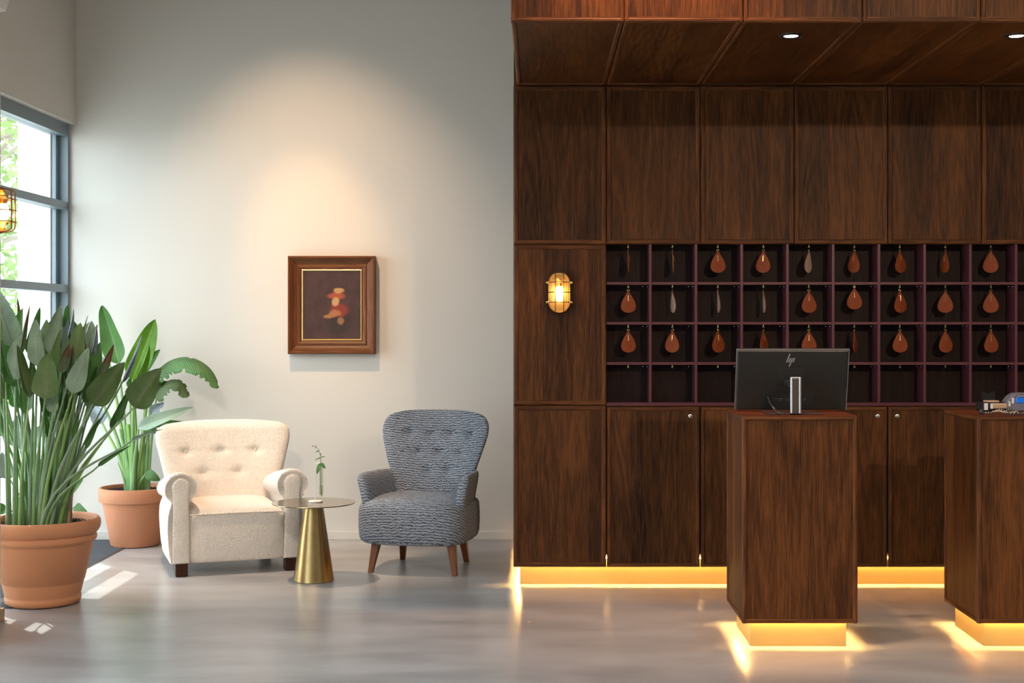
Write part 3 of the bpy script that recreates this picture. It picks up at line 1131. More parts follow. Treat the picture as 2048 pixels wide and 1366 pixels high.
# ================================================================== PAINTING
def painting():
    px, pz, w, h, d = -1.442, 1.639, .605, .682, .075
    t = thing('framed_painting', 'small dark oil painting in a stepped wooden frame above the armchairs', 'painting', (px, WY - .0008, pz))
    prof = [(0, 0), (0, -d + .006), (.004, -d), (.012, -d), (.016, -d + .006), (.020, -d + .007), (.040, -d + .026), (.060, -d + .036),
            (.066, -d + .031), (.078, -d + .034), (.088, -d + .040), (.094, -d + .040)]
    m = MB()

    def ring(q, y):
        return [(-w / 2 + q, y, -h / 2 + q), (w / 2 - q, y, -h / 2 + q), (w / 2 - q, y, h / 2 - q), (-w / 2 + q, y, h / 2 - q)]
    rs = [ring(q, y) for q, y in prof]
    for i in range(len(rs) - 1):
        for j in range(4):
            k = (j + 1) % 4
            m.add([rs[i][j], rs[i][k], rs[i + 1][k], rs[i + 1][j]], [(0, 1, 2, 3)], 1 if j in (1, 3) else 0)
    m.build('frame', [W_FRAME, W_FRAMEV], t, smooth=True, angle=25)
    g = MB()
    pr = [(.094, -d + .040), (.094, -d + .036), (.098, -d + .034), (.104, -d + .042)]
    rs = [ring(q, y) for q, y in pr]
    for i in range(len(rs) - 1):
        for j in range(4):
            k = (j + 1) % 4
            g.add([rs[i][j], rs[i][k], rs[i + 1][k], rs[i + 1][j]], [(0, 1, 2, 3)])
    g.build('gilt_slip', simple('gilt', (0.85, 0.60, 0.24), 0.35, metal=0.8), t, smooth=False)
    # plain generic stand-in for the canvas: soft brush patches of the same colours
    m_, nt, b = new_mat('canvas_paint')
    tc = N(nt, 'ShaderNodeTexCoord')
    nz = N(nt, 'ShaderNodeTexNoise')
    nz.inputs['Scale'].default_value = 14
    nz.inputs['Detail'].default_value = 5
    L(nt, tc.outputs['Object'], nz.inputs['Vector'])
    wv = N(nt, 'ShaderNodeVectorMath', operation='MULTIPLY_ADD')
    wv.inputs[1].default_value = (.05, 0, .05)
    L(nt, nz.outputs['Color'], wv.inputs[0])
    L(nt, tc.outputs['Object'], wv.inputs[2])
    base = N(nt, 'ShaderNodeMix', data_type='RGBA')
    base.inputs[6].default_value = (.030, .013, .013, 1)
    base.inputs[7].default_value = (.095, .044, .036, 1)
    L(nt, nz.outputs['Fac'], base.inputs[0])
    last = base.outputs[2]
    for (cx, cz, rx, rz, colr) in ((.045, -.10, .10, .14, (.035, .018, .015)), (.05, -.035, .075, .055, (.26, .035, .022)),
                                   (.02, -.055, .05, .028, (.42, .16, .06)), (.025, .065, .075, .030, (.42, .085, .040)),
                                   (.028, .025, .034, .040, (.60, .34, .15)), (.04, .10, .045, .022, (.55, .30, .12)),
                                   (-.02, -.075, .05, .022, (.40, .17, .06)), (.06, -.11, .03, .035, (.30, .15, .07))):
        s = N(nt, 'ShaderNodeVectorMath', operation='SUBTRACT')
        L(nt, wv.outputs[0], s.inputs[0])
        s.inputs[1].default_value = (cx + .025, 0, cz + .025)
        dv = N(nt, 'ShaderNodeVectorMath', operation='MULTIPLY')
        L(nt, s.outputs[0], dv.inputs[0])
        dv.inputs[1].default_value = (1 / rx, 0, 1 / rz)
        ln = N(nt, 'ShaderNodeVectorMath', operation='LENGTH')
        L(nt, dv.outputs[0], ln.inputs[0])
        mr = N(nt, 'ShaderNodeMapRange', interpolation_type='SMOOTHSTEP')
        mr.inputs[1].default_value = .55
        mr.inputs[2].default_value = 1.05
        mr.inputs[3].default_value = .88
        mr.inputs[4].default_value = 0
        L(nt, ln.outputs['Value'], mr.inputs[0])
        mx = N(nt, 'ShaderNodeMix', data_type='RGBA')
        L(nt, mr.outputs[0], mx.inputs[0])
        L(nt, last, mx.inputs[6])
        mx.inputs[7].default_value = (*colr, 1)
        last = mx.outputs[2]
    L(nt, last, b.inputs['Base Color'])
    b.inputs['Roughness'].default_value = .4
    MB().box(-w / 2 + .102, w / 2 - .102, -d + .043, -d + .050, -h / 2 + .102, h / 2 - .102).build('canvas', m_, t, smooth=False)


painting()


# ================================================================== UPHOLSTERY
def pillow_back(w_fn, z0, ztop, T_fn, yc_fn, wing, drop, nu=56, nz=64, edge=.05, p=5.0, buttons=(), bd=.022, bs=.030, xoff=0.0):
    """closed upholstered back: rows of rings, rounded rim, forward-curving sides, button dimples"""
    us = [math.sin(PI / 2 * (-1 + 2 * i / (nu - 1))) for i in range(nu)]
    rings = []
    for k in range(nz):
        s = k / (nz - 1)
        v = math.sin(s * PI / 2)
        z = z0 + (ztop - z0) * v
        t_end = max(0.0, (z - (ztop - edge)) / edge)
        shr = math.sqrt(max(0.0, 1 - t_end ** 2))
        w = w_fn(z)
        T = T_fn(z) * (0.05 + .95 * shr)
        front, back = [], []
        for u in us:
            th = T * (1 - abs(u) ** p) ** .5
            yc = yc_fn(z) - wing(z) * abs(u) ** 2.4
            x = w * u
            dzz = -drop * abs(u) ** 2.6 * ((z - z0) / (ztop - z0)) ** 3
            zz = z + dzz
            yf = yc - th
            for bx, bz in buttons:
                d2 = (x - bx) ** 2 + (zz - bz) ** 2
                yf += bd * math.exp(-d2 / bs ** 2) + bd * .35 * math.exp(-(abs(x - bx) / .085) ** 2 - ((zz - bz) / .013) ** 2)
            front.append((x + xoff, yf, zz))
            back.append((x + xoff, yc + th * .85, zz))
        rings.append(front + back[::-1][1:-1])
    return MB().loft(rings, 0, True, True)


def y_front(mb, x, z):
    best, by = 1e9, 0
    for v in mb.v:
        d = (v[0] - x) ** 2 + (v[2] - z) ** 2
        if d < best - 1e-6 or (abs(d - best) < 1e-4 and v[1] < by):
            best, by = d, v[1]
    return by


def lerp_table(tab):
    xs, ys = [a for a, _ in tab], [b_ for _, b_ in tab]

    def f(z):
        # smooth cubic-ish interpolation
        z = min(max(z, xs[0]), xs[-1])
        for i in range(len(xs) - 1):
            if z <= xs[i + 1]:
                q = (z - xs[i]) / (xs[i + 1] - xs[i])
                m0 = (ys[i + 1] - ys[max(i - 1, 0)]) / (xs[i + 1] - xs[max(i - 1, 0)])
                j = min(i + 2, len(xs) - 1)
                m1 = (ys[j] - ys[i]) / (xs[j] - xs[i])
                hh = xs[i + 1] - xs[i]
                return (2 * q ** 3 - 3 * q * q + 1) * ys[i] + (q ** 3 - 2 * q * q + q) * hh * m0 + (-2 * q ** 3 + 3 * q * q) * ys[i + 1] + (q ** 3 - q * q) * hh * m1
        return ys[-1]
    return f


def make_button(parent, mat, x, y, z, r=.0105):
    m = MB().sphere((0, 0, 0), (r, r * .55, r), 14, 8)
    o = m.build('button', mat, parent)
    o.location = (x, y, z)
    return o


def superell(a, b_, n, cnt=72):
    out = []
    for k in range(cnt):
        t = 2 * PI * k / cnt
        c, s = math.cos(t), math.sin(t)
        out.append((a * math.copysign(abs(c) ** (2 / n), c), b_ * math.copysign(abs(s) ** (2 / n), s)))
    return out


# ------------------------------------------------------------------ cream armchair
def cream_armchair():
    t = thing('armchair', 'cream boucle armchair with rolled arms between the potted plant and the brass table', 'armchair', (-1.953, 8.808, 0), R(20))
    btn = [(-.24, .690), (-.018, .690), (.204, .690), (-.128, .556), (.093, .556)]
    wf = lerp_table([(.10, .31), (.30, .335), (.50, .365), (.66, .40), (.78, .425), (.84, .420), (.868, .395), (.885, .36)])
    back = pillow_back(wf, .10, .885, lerp_table([(.1, .085), (.5, .085), (.8, .075), (.885, .07)]),
                       lambda z: .262 + .15 * (z - .35), lerp_table([(.1, .01), (.4, .03), (.6, .075), (.885, .085)]), .018,
                       edge=.062, p=5, buttons=btn, bd=.020, bs=.030)
    ob = back.build('backrest', M_BOUCLE, t, angle=80)
    for x, z in btn:
        make_button(t, M_BOUCLE, x, y_front(back, x, z) - .002, z)
    # seat: deep upholstered box with a crowned top
    s = MB()
    rings = []
    W, D0, D1 = .292, -.402, .24
    for z, ins in ((.080, .012), (.088, .003), (.11, 0), (.34, 0), (.362, .002), (.3655, .007), (.362, .010), (.366, .013), (.378, .020), (.392, .045), (.400, .09), (.404, .16)):
        pts = superell(W - ins, (D1 - D0) / 2 - ins, 14, 80)
        r = []
        for x, y in pts:
            bow = .012 * (1 - (x / W) ** 2) * (1 if y < 0 else 0)
            r.append((x, y + (D0 + D1) / 2 - bow, z + (0.012 * (1 - (x / W) ** 2) if z > .37 else .006 * (1 - (x / W) ** 2) if z > .34 else 0)))
        rings.append(r)
    s.loft(rings, 0, True, True)
    s.build('seat', M_BOUCLE, t, angle=60)
    # welt along the front edge of the seat
    wl_ = MB()
    wl_.tube([(x, -.4035 - .012 * (1 - (x / W) ** 2), .3660 + .006 * (1 - (x / W) ** 2)) for x in [-.278 + .556 * k / 20 for k in range(21)]], .0042, 8)
    wl_.build('seat_welt', M_BOUCLE, t)
    # arms
    prof = [(-.052, .080), (.046, .080), (.050, .10), (.046, .30), (.044, .40), (.056, .45), (.082, .485), (.094, .525), (.088, .568), (.064, .602), (.026, .620),
            (-.016, .622), (-.056, .606), (-.086, .572), (-.096, .528), (-.088, .488), (-.064, .462), (-.058, .44), (-.074, .38), (-.080, .28), (-.070, .14), (-.060, .095)]

    def dense(pr, k=3):
        pts = []
        n = len(pr)
        for i in range(n):
            p0, p1, p2, p3 = [np.array(pr[(i + j - 1) % n]) for j in range(4)]
            for q in range(k):
                u = q / k
                pts.append(tuple(.5 * ((2 * p1) + (-p0 + p2) * u + (2 * p0 - 5 * p1 + 4 * p2 - p3) * u * u + (-p0 + 3 * p1 - 3 * p2 + p3) * u ** 3)))
        return pts
    dp = dense(prof)
    for sx in (-1, 1):
        a = MB()
        rings = []
        for y, sc, dz in ((-.392, .86, 0), (-.399, .92, 0), (-.400, .955, 0), (-.396, .985, 0), (-.385, 1.0, 0), (-.30, 1.0, -.008), (-.15, 1.0, -.028), (0, 1.0, -.05), (.12, .98, -.068), (.24, .9, -.07), (.31, .78, -.07)):
            r = []
            for x, z in dp:
                zz = .34 + (z - .34) * sc + dz * max(0, (z - .35) / .27)
                if z < .2:
                    zz = z + (1 - sc) * .05
                r.append((sx * .335 - sx * 0.004 + sx * (-x) * sc, y, zz))
            rings.append(r)
        a.loft(rings, 0, True, True)
        arm = a.build('armrest', M_BOUCLE, t, angle=70)
        # facing panel with rounded head, welted
        f = MB()
        hw, top = .043, .585
        out = [(-hw, .084), (hw, .084), (hw, .30), (hw * .92, .42), (hw * 1.02, .50)] + \
              [(hw * 1.08 * math.cos(q), .535 + (top - .535) * math.sin(q)) for q in [PI * k / 12 for k in range(13)]] + \
              [(-hw * 1.02, .50), (-hw * .92, .42), (-hw, .30)]
        rings = []
        for y, sc in ((-.394, 1.0), (-.405, 1.0), (-.4105, .96), (-.4115, .88)):
            rings.append([(sx * .331 + x * sc, y, .33 + (z - .33) * (1 - (1 - sc) * .25)) for x, z in out])
        f.loft(rings, 0, True, True)
        f.build('arm_facing', M_BOUCLE, arm, angle=70)
        w = MB()
        w.tube([(sx * .331 + x * 1.03, -.4035, z) for x, z in (out[2:] + [(-hw, .084)])], .0050, 6)
        w.tube([(sx * .331 + hw * 1.03, -.4035, z) for z in (.084, .30)], .0050, 6)
        w.build('arm_welt', M_BOUCLE, arm)
    for x, y in ((-.325, -.352), (.325, -.352), (-.28, .33), (.28, .33)):
        MB().box(x - .036, x + .036, y - .036, y + .036, 0, .0815, c=.006).build('leg', W_DARKLEG, t, smooth=False)


cream_armchair()


# ------------------------------------------------------------------ blue-grey wing chair
def blue_chair():
    t = thing('wing_chair', 'blue-grey ribbed wool chair with high buttoned back and splayed wooden legs', 'armchair', (-.712, 8.665, 0), R(-11.5))
    btn = [(-.18, .812), (-.043, .808), (.093, .808), (.23, .806), (-.113, .693), (.025, .690), (.163, .690), (-.042, .578), (.092, .578)]
    wf = lerp_table([(.22, .225), (.40, .235), (.50, .254), (.60, .286), (.70, .318), (.80, .345), (.86, .348), (.905, .330), (.935, .292), (.955, .215)])
    back = pillow_back(wf, .22, .955, lerp_table([(.22, .06), (.5, .058), (.8, .050), (.955, .045)]),
                       lambda z: .215 + .26 * (z - .35), lerp_table([(.22, .03), (.45, .05), (.65, .085), (.955, .075)]), .004,
                       edge=.045, p=5, buttons=btn, bd=.021, bs=.024, xoff=.0)
    back.build('backrest', M_TWEED, t, angle=80)
    for x, z in btn:
        make_button(t, M_TWEED, x, y_front(back, x, z) - .002, z, .0095)
    # seat drum
    s = MB()
    rings = []
    for z, ia, ex in ((.178, .050, 3.4), (.184, .026, 3.7), (.198, .010, 4.0), (.222, .002, 4.2), (.28, .000, 4.4), (.34, .000, 4.4), (.392, .003, 4.4), (.408, .007, 4.4), (.4125, .013, 4.3),
                      (.4095, .022, 4), (.4140, .026, 4), (.428, .040, 3.8), (.442, .075, 3.4), (.452, .13, 3.0), (.456, .20, 2.6)):
        rings.append([(x - .012, y - .045, z + (.004 if z > .41 else 0)) for x, y in superell(.342 - ia, .305 - ia, ex, 96)])
    s.loft(rings, 0, True, True)
    s.build('seat', M_TWEED, t, angle=60)
    w = MB()
    c = [(x - .012, y - .045, .4135) for x, y in superell(.342 - .0165, .305 - .0165, 4, 96)]
    w.tube(c + c[:1], .0036, 6, caps=False)
    w.build('seat_welt', M_TWEED, t)
    # arms: thin padded shells that flare outwards and curl at the front
    for sx in (-1, 1):
        a = MB()
        rings = []
        path = [(-.245, .302, .385, .575, .030), (-.235, .303, .385, .590, .038), (-.205, .303, .385, .598, .042), (-.15, .300, .38, .600, .043), (-.08, .296, .37, .598, .042),
                (.0, .290, .36, .596, .042), (.08, .280, .35, .594, .040), (.16, .265, .34, .59, .036), (.22, .250, .34, .58, .030)]
        for i, (y, xo, zb, zt, th) in enumerate(path):
            r = []
            nn = 28
            for k in range(nn):
                q = 2 * PI * k / nn
                cx, cz = math.cos(q), math.sin(q)
                ex = math.copysign(abs(cx) ** .75, cx) * th * .78
                v = .5 + .5 * math.copysign(abs(cz) ** .55, cz)
                z = zb + (zt - zb) * v
                lean = .040 * v ** 1.7
                r.append((sx * (xo + lean + ex - .012), y - .012 * v * (1 if i < 3 else 0), z))
            rings.append(r)
        a.loft(rings, 0, True, True)
        a.build('armrest', M_TWEED, t, angle=80)
    for x, y, dx, dy in ((-.232, -.215, -.032, -.030), (.232, -.215, .032, -.030), (-.190, .195, -.020, .045), (.190, .195, .020, .045)):
        m = MB()
        rings = []
        for k in range(5):
            q = k / 4
            hw = .026 - .0115 * q
            cx, cy = x + dx * q, y + dy * q
            rings.append([(cx - hw, cy - hw, .196 * (1 - q) + .001), (cx + hw, cy - hw, .196 * (1 - q) + .001), (cx + hw, cy + hw, .196 * (1 - q) + .001), (cx - hw, cy + hw, .196 * (1 - q) + .001)])
        m.loft(rings, 0, True, True)
        lg = m.build('leg', W_LEG, t, smooth=False)
        bv = lg.modifiers.new('bevel', 'BEVEL')
        bv.width = .003
        bv.segments = 2
    return t


blue_chair()


# ------------------------------------------------------------------ brass side table and propagation vase
def side_table():
    t = thing('side_table', 'round brass side table on a conical foot between the two armchairs', 'table', (-1.324, 8.227, 0))
    MB().lathe([(0, 0.0005), (.117, .0005), (.119, .003), (.0535, .4515), (0, .4515)], n=64).build('cone_foot', M_BRUSHED, t, angle=30)
    MB().lathe([(0, .4518), (.240, .4518), (.2425, .454), (.2425, .4565), (.241, .458), (0, .458)], n=96).build('table_top', M_TABLETOP, t, angle=30)
    v = thing('propagation_vase', 'glass tube vase on a white wire stand, small green cutting inside', 'vase', (-1.316, 8.245, .4582))
    MB().lathe([(0, 0), (.0405, 0), (.0415, .002), (.0415, .006), (.040, .0075), (0, .0075)], n=48).build('base_disc', M_WHITE, v, angle=30)
    MB().tube([(-.002, 0, .007), (-.0025, 0, .21), (-.001, 0, .222), (.008, -.001, .228), (.018, -.002, .230), (.030, -.002, .2285)], .0022, 8).build('wire_stem', M_WHITE, v)
    g = MB()
    g.lathe([(0, .030), (.007, .031), (.011, .036), (.0115, .045), (.0115, .225), (.0128, .229), (.0105, .228), (.0103, .046), (.0, .036)], (.0335, -.002, 0), 20)
    g.build('glass_tube', M_TGLASS, v)
    MB().lathe([(0, .0365), (.010, .046), (.0100, .098), (0, .098)], (.0335, -.002, 0), 16).build('water', glass_mat('tube_water', (.86, .90, .80)), v)
    st = [(.036, -.002, .038), (.031, -.002, .10), (.0315, -.002, .17), (.030, -.002, .228), (.031, -.004, .262), (.0265, -.005, .287), (.018, -.006, .309), (.003, -.007, .325), (-.014, -.008, .331)]
    MB().tube(st, [.0020, .0018, .0017, .0016, .0015, .0013, .0012, .0010, .0008], 6).build('stem', simple('cutting_stem', (.10, .075, .04), .5), v)
    ml = LM['g']
    for bx, bz, tx, tz, w, dy in ((.031, .228, .010, .165, .028, -.012), (.032, .229, .060, .198, .026, -.006), (.032, .262, -.004, .246, .008, -.004), (.0335, .264, .058, .268, .008, -.006),
                                  (.027, .287, .034, .274, .010, -.006), (.022, .303, .0, .292, .008, -.006), (.004, .325, -.004, .316, .006, -.004), (.0, .327, .006, .333, .006, 0), (-.013, .331, -.022, .327, .007, -.003)):
        leaf(v, Vector((bx, -.004, bz)), Vector((tx, -.004 + dy, tz)), w, ml, fold=.25, bend=.12, nu=5, nv=9, name='leaf')
    return t


# ================================================================== PLANTS
def leaf(parent, base, tip, width, mat, yaw=0.0, fold=0.35, bend=0.10, nu=7, nv=16, name='leaf', curl=0.0, shape=0, facing=None, torn=0.0, seed=0):
    """one blade with real curvature, from stalk end to tip"""
    ax = tip - base
    ln = ax.length
    ax = ax / ln
    f = facing if facing is not None else Vector((math.sin(yaw), -math.cos(yaw), 0.15))
    nrm = (f - ax * f.dot(ax))
    if nrm.length < 1e-4:
        nrm = Vector((0, -1, 0))
    nrm.normalize()
    side = ax.cross(nrm).normalized()
    rnd = random.Random(seed + int(ln * 1e5) % 9973)
    vs, uvs = [], []
    for j in range(nv):
        v = j / (nv - 1)
        prof = (min(1.0, v / .16) ** .62) * (max(0.0, 1 - v ** (3.2 if shape == 0 else 2.0)) ** (.62 if shape == 0 else .8))
        prof *= (1.0 - .22 * abs(v - .38))
        if shape == 2:
            prof = (min(1, v / .3) ** .7) * (1 - v ** 2.5) ** .7
        wv = width / 2 * max(prof, .035)
        c = base + ax * (ln * v) + nrm * (bend * ln * (math.sin(PI * v) * .9 - .25 * v * v))
        tw = curl * (v - .3)
        for i in range(nu):
            u = -1 + 2 * i / (nu - 1)
            fo = fold * (1 + .6 * v)
            a = fo * abs(u) + tw * u
            lat = u * wv * math.cos(fo * abs(u)) * (1 - .10 * fo)
            up = wv * abs(u) * math.sin(fo) + math.sin(tw) * u * wv * .8
            wob = .04 * width * math.sin(9 * v + seed * 1.7 + 2.1 * u) * abs(u)
            if torn and abs(u) > .6 and rnd.random() < torn:
                lat *= .55
            vs.append(c + side * lat * (math.cos(tw)) + nrm * (up + wob))
            uvs.append((i / (nu - 1), v))
    fs = [(j * nu + i, j * nu + i + 1, (j + 1) * nu + i + 1, (j + 1) * nu + i) for j in range(nv - 1) for i in range(nu - 1)]
    me = bpy.data.meshes.new(name)
    me.from_pydata([p[:] for p in vs], [], fs)
    ul = me.uv_layers.new(name='UVMap')
    for lp in me.loops:
        ul.data[lp.index].uv = uvs[lp.vertex_index]
    me.materials.append(mat)
    me.polygons.foreach_set('use_smooth', [True] * len(me.polygons))
    o = bpy.data.objects.new(name, me)
    COL.objects.link(o)
    o.parent = parent
    if width > .03:
        sm = o.modifiers.new('thick', 'SOLIDIFY')
        sm.thickness = .0012
        sm.offset = 0
        subsurf(o, 1)
    return o


def stalk(parent, a, b_, r0, r1, mat, sag=0.0, name='stalk', n=9, mid=None):
    """a: soil point, b_: leaf base; leaves the soil nearly upright and bends outwards"""
    pts, rad = [], []
    up = Vector((0, 0, 1))
    h = (b_ - a).length
    c1 = a + up * h * .38 + (b_ - a) * .10
    c2 = b_ - (b_ - a) * .25 + up * h * sag
    for k in range(n):
        t = k / (n - 1)
        p = a * (1 - t) ** 3 + c1 * 3 * t * (1 - t) ** 2 + c2 * 3 * t * t * (1 - t) + b_ * t ** 3
        pts.append(p)
        rad.append(r0 + (r1 - r0) * t ** .6)
    return MB().tube(pts, rad, 7).build(name, mat, parent)


side_table()


def pot_mesh(prof, n=72):
    return MB().lathe(prof, n=n)


def soil(parent, r, z, n=900):
    s = MB()
    rings = [[(q * r * math.cos(2 * PI * k / 40), q * r * math.sin(2 * PI * k / 40), z + random.uniform(-.006, .006) - .008 * (q > .95)) for k in range(40)] for q in (1, .8, .6, .4, .2, .05)]
    s.loft(rings, 0, False, True)
    for _ in range(n):
        a, q = random.uniform(0, 2 * PI), math.sqrt(random.random()) * r * .97
        x, y, g = q * math.cos(a), q * math.sin(a), random.uniform(.002, .006)
        s.add([(x - g, y, z), (x + g, y - g * .5, z + .002), (x, y + g, z), (x, y, z + g * 1.5)], [(0, 1, 3), (1, 2, 3), (2, 0, 3)])
    o = s.build('soil', M_SOIL, parent, smooth=False)
    return o


# ------------------------------------------------------------------ big bird-of-paradise in the front pot
PCX, PCY = -2.678, 7.56
pA = thing('potted_plant', 'large terracotta pot of dense bird-of-paradise leaves at the left edge', 'plant', (PCX, PCY, .0045))
pm = MB().lathe([(0, 0.0), (.186, 0.0), (.194, .006), (.197, .020), (.198, .034), (.194, .040), (.196, .048), (.2115, .112), (.2125, .119), (.2155, .121), (.2600, .318), (.2640, .330),
                 (.2760, .336), (.2800, .350), (.2770, .366), (.2730, .372), (.2850, .380), (.2960, .398), (.3000, .420), (.2975, .440), (.2900, .452), (.2830, .4545), (.2740, .452),
                 (.2660, .440), (.2620, .39), (0, .388)], n=96)
pm.build('pot', M_TERRA2, pA, angle=60)
soil(pA, .264, .418, 1300)
LP = lambda px, py, Y: P(px, py, Y) - Vector((PCX, PCY, 0))
# base px, tip px, width px, kind, depth, yaw, fold, bend, curl, sx (soil px)
A_LEAVES = [
    ((29, 697), (-12, 575), 44, 's', 7.50, .2, .15, .04, 0, 30), ((42, 712), (59, 612), 17, 'w', 7.42, .5, .8, -.05, .6, 45), ((41, 650), (35, 598), 10, 'w', 7.7, .1, .6, 0, .2, 50),
    ((59, 712), (80, 616), 27, 'g', 7.62, .5, .5, .04, .3, 62), ((75, 735), (72, 640), 33, 's', 7.40, -.1, .25, -.06, 0, 70), ((89, 702), (111, 626), 18, 'b', 7.66, .4, .5, 0, .2, 75),
    ((101, 712), (122, 612), 38, 's', 7.50, .1, .45, .05, .1, 92), ((120, 745), (122, 660), 27, 'o', 7.38, -.2, .5, .03, .1, 100), ((138, 690), (137, 611), 22, 'g', 7.72, -.3, .4, 0, 0, 112),
    ((136, 680), (147, 617), 15, 'u', 7.64, .5, .8, .1, .4, 118), ((158, 690), (176, 632), 10, 'o', 7.50, .2, .9, 0, .2, 125), ((183, 716), (193, 652), 17, 'u', 7.60, .4, .7, .08, .4, 132),
    ((90, 801), (98, 708), 48, 'o', 7.28, -.05, .12, -.08, 0, 84), ((32, 776), (3, 680), 25, 'g', 7.34, -.5, .7, .10, -.3, 34), ((59, 798), (33, 692), 30, 'd', 7.30, .5, .55, -.06, -.1, 52),
    ((67, 790), (63, 718), 24, 'g', 7.45, .2, .4, 0, 0, 60), ((122, 748), (139, 688), 23, 'w', 7.33, .2, .45, .04, .2, 96), ((136, 764), (152, 658), 17, 'w', 7.36, .5, .9, .03, .2, 104),
    ((144, 789), (178, 697), 36, 's', 7.26, .3, .25, -.06, .1, 108), ((170, 808), (196, 735), 22, 'b', 7.50, .2, .4, 0, .1, 128), ((198, 762), (228, 690), 22, 'w', 7.45, .3, .5, .03, .1, 136),
    ((184, 812), (250, 726), 50, 'd', 7.25, .1, .22, -.05, .05, 118), ((12, 766), (-2, 712), 20, 'r', 7.36, .3, .8, .05, .4, 24), ((8, 800), (2, 745), 16, 'o', 7.30, 0, .6, 0, 0, 22),
    ((244, 768), (283, 674), 19, 'u', 7.48, .5, .9, .06, .3, 142), ((268, 817), (324, 738), 58, 'd', 7.30, -.1, .18, -.06, .05, 134), ((236, 846), (268, 765), 25, 'g', 7.40, .3, .6, .05, .1, 138),
    ((262, 884), (324, 860), 11, 's', 7.20, .1, .6, .12, 0, 112), ((196, 934), (262, 892), 13, 'b', 7.22, .2, .6, .05, 0, 120), ((150, 700), (160, 668), 20, 'w', 7.55, .6, .7, 0, .5, 116),
    ((166, 742), (173, 690), 24, 'r', 7.46, .2, .8, 0, .6, 122), ((108, 780), (112, 705), 26, 'g', 7.62, .3, .3, 0, .1, 90), ((138, 832), (150, 770), 26, 'd', 7.55, .1, .3, 0, .1, 108),
    ((40, 742), (22, 664), 28, 'g', 7.72, .1, .3, 0, 0, 40), ((92, 728), (90, 664), 30, 's', 7.76, -.2, .3, 0, 0, 78), ((110, 700), (104, 640), 26, 'g', 7.80, .3, .3, 0, 0, 88),
    ((156, 740), (160, 672), 28, 'g', 7.74, -.2, .3, 0, .1, 112), ((124, 700), (130, 622), 26, 'u', 7.70, .3, .5, .04, .1, 104), ((120, 845), (126, 768), 18, 'b', 7.46, .4, .5, 0, 0, 100),
    ((212, 800), (232, 735), 22, 'o', 7.58, .3, .4, 0, .1, 134), ((106, 828), (99, 766), 24, 's', 7.36, .2, .3, 0, 0, 90), ((50, 830), (44, 770), 16, 'g', 7.40, .2, .4, 0, 0, 50),
    ((222, 860), (252, 790), 20, 'g', 7.52, .4, .5, .03, 0, 140), ((24, 742), (10, 655), 22, 's', 7.78, .3, .3, 0, 0, 34), ((88, 690), (94, 640), 18, 'u', 7.82, .2, .5, 0, 0, 84),
    ((148, 880), (158, 828), 13, 'b', 7.34, .3, .5, 0, 0, 112), ((100, 880), (90, 820), 14, 'b', 7.48, .3, .5, 0, 0, 84), ((172, 900), (200, 838), 15, 'g', 7.44, .3, .5, 0, 0, 126),
]
rl_ = random.Random(11)
for i, (bp_, tp, w, k, Y, yaw, fold, bend, curl, sx) in enumerate(A_LEAVES):
    b0 = LP(bp_[0], bp_[1], Y)
    t0 = LP(tp[0], tp[1], Y + rl_.uniform(-.05, .05))
    leaf(pA, b0, t0, w * Y / F * 1.32 / max(.6, math.cos(yaw)), LM[k], yaw=yaw + rl_.uniform(-.25, .25), fold=fold + .22, bend=bend + rl_.uniform(-.05, .05), curl=curl + rl_.uniform(-.7, .7), seed=i)
    ang = rl_.uniform(0, 2 * PI)
    s0 = Vector(((sx - 84) * .00215 + rl_.uniform(-.012, .012), (Y - PCY) * .55 + rl_.uniform(-.03, .03) - .02, .405))
    rr = math.hypot(s0.x, s0.y)
    if rr > .20:
        s0.x *= .20 / rr
        s0.y *= .20 / rr
    mt = (M_STALK, M_STALKG, M_STALK2, M_STALKG)[i % 4]
    stalk(pA, s0, b0 + (t0 - b0) * .03, rl_.uniform(.0095, .0135), .0042, mt, sag=.02)
# further stalks with the blade hidden in the crown, and dry sheaths at the foot
for i in range(38):
    sx = rl_.uniform(-.14, .14)
    s0 = Vector((sx, rl_.uniform(-.12, .12), .405))
    b0 = Vector((sx * 2.1 + rl_.uniform(-.06, .06), rl_.uniform(-.2, .2), rl_.uniform(1.0, 1.32)))
    stalk(pA, s0, b0, rl_.uniform(.009, .014), .0042, (M_STALK, M_STALKG)[i % 2], sag=.01)
    if i < 36:
        leaf(pA, b0, b0 + Vector((rl_.uniform(-.04, .06), rl_.uniform(-.05, .05), rl_.uniform(.2, .28))), rl_.uniform(.08, .13), LM['gsgbo'[i % 5]], yaw=rl_.uniform(-.6, .6), fold=.4, seed=90 + i)
for i in range(17):
    a = rl_.uniform(0, 2 * PI)
    q = rl_.uniform(.03, .17)
    x, y = q * math.cos(a), q * math.sin(a) * .8 - .03
    h = rl_.uniform(.05, .20)
    MB().tube([(x, y, .405), (x + .004, y - .004, .41 + h * .5), (x + rl_.uniform(-.02, .02), y, .41 + h)], [.015, .011, .002], 6).build('dry_sheath', M_SHEATH, pA)

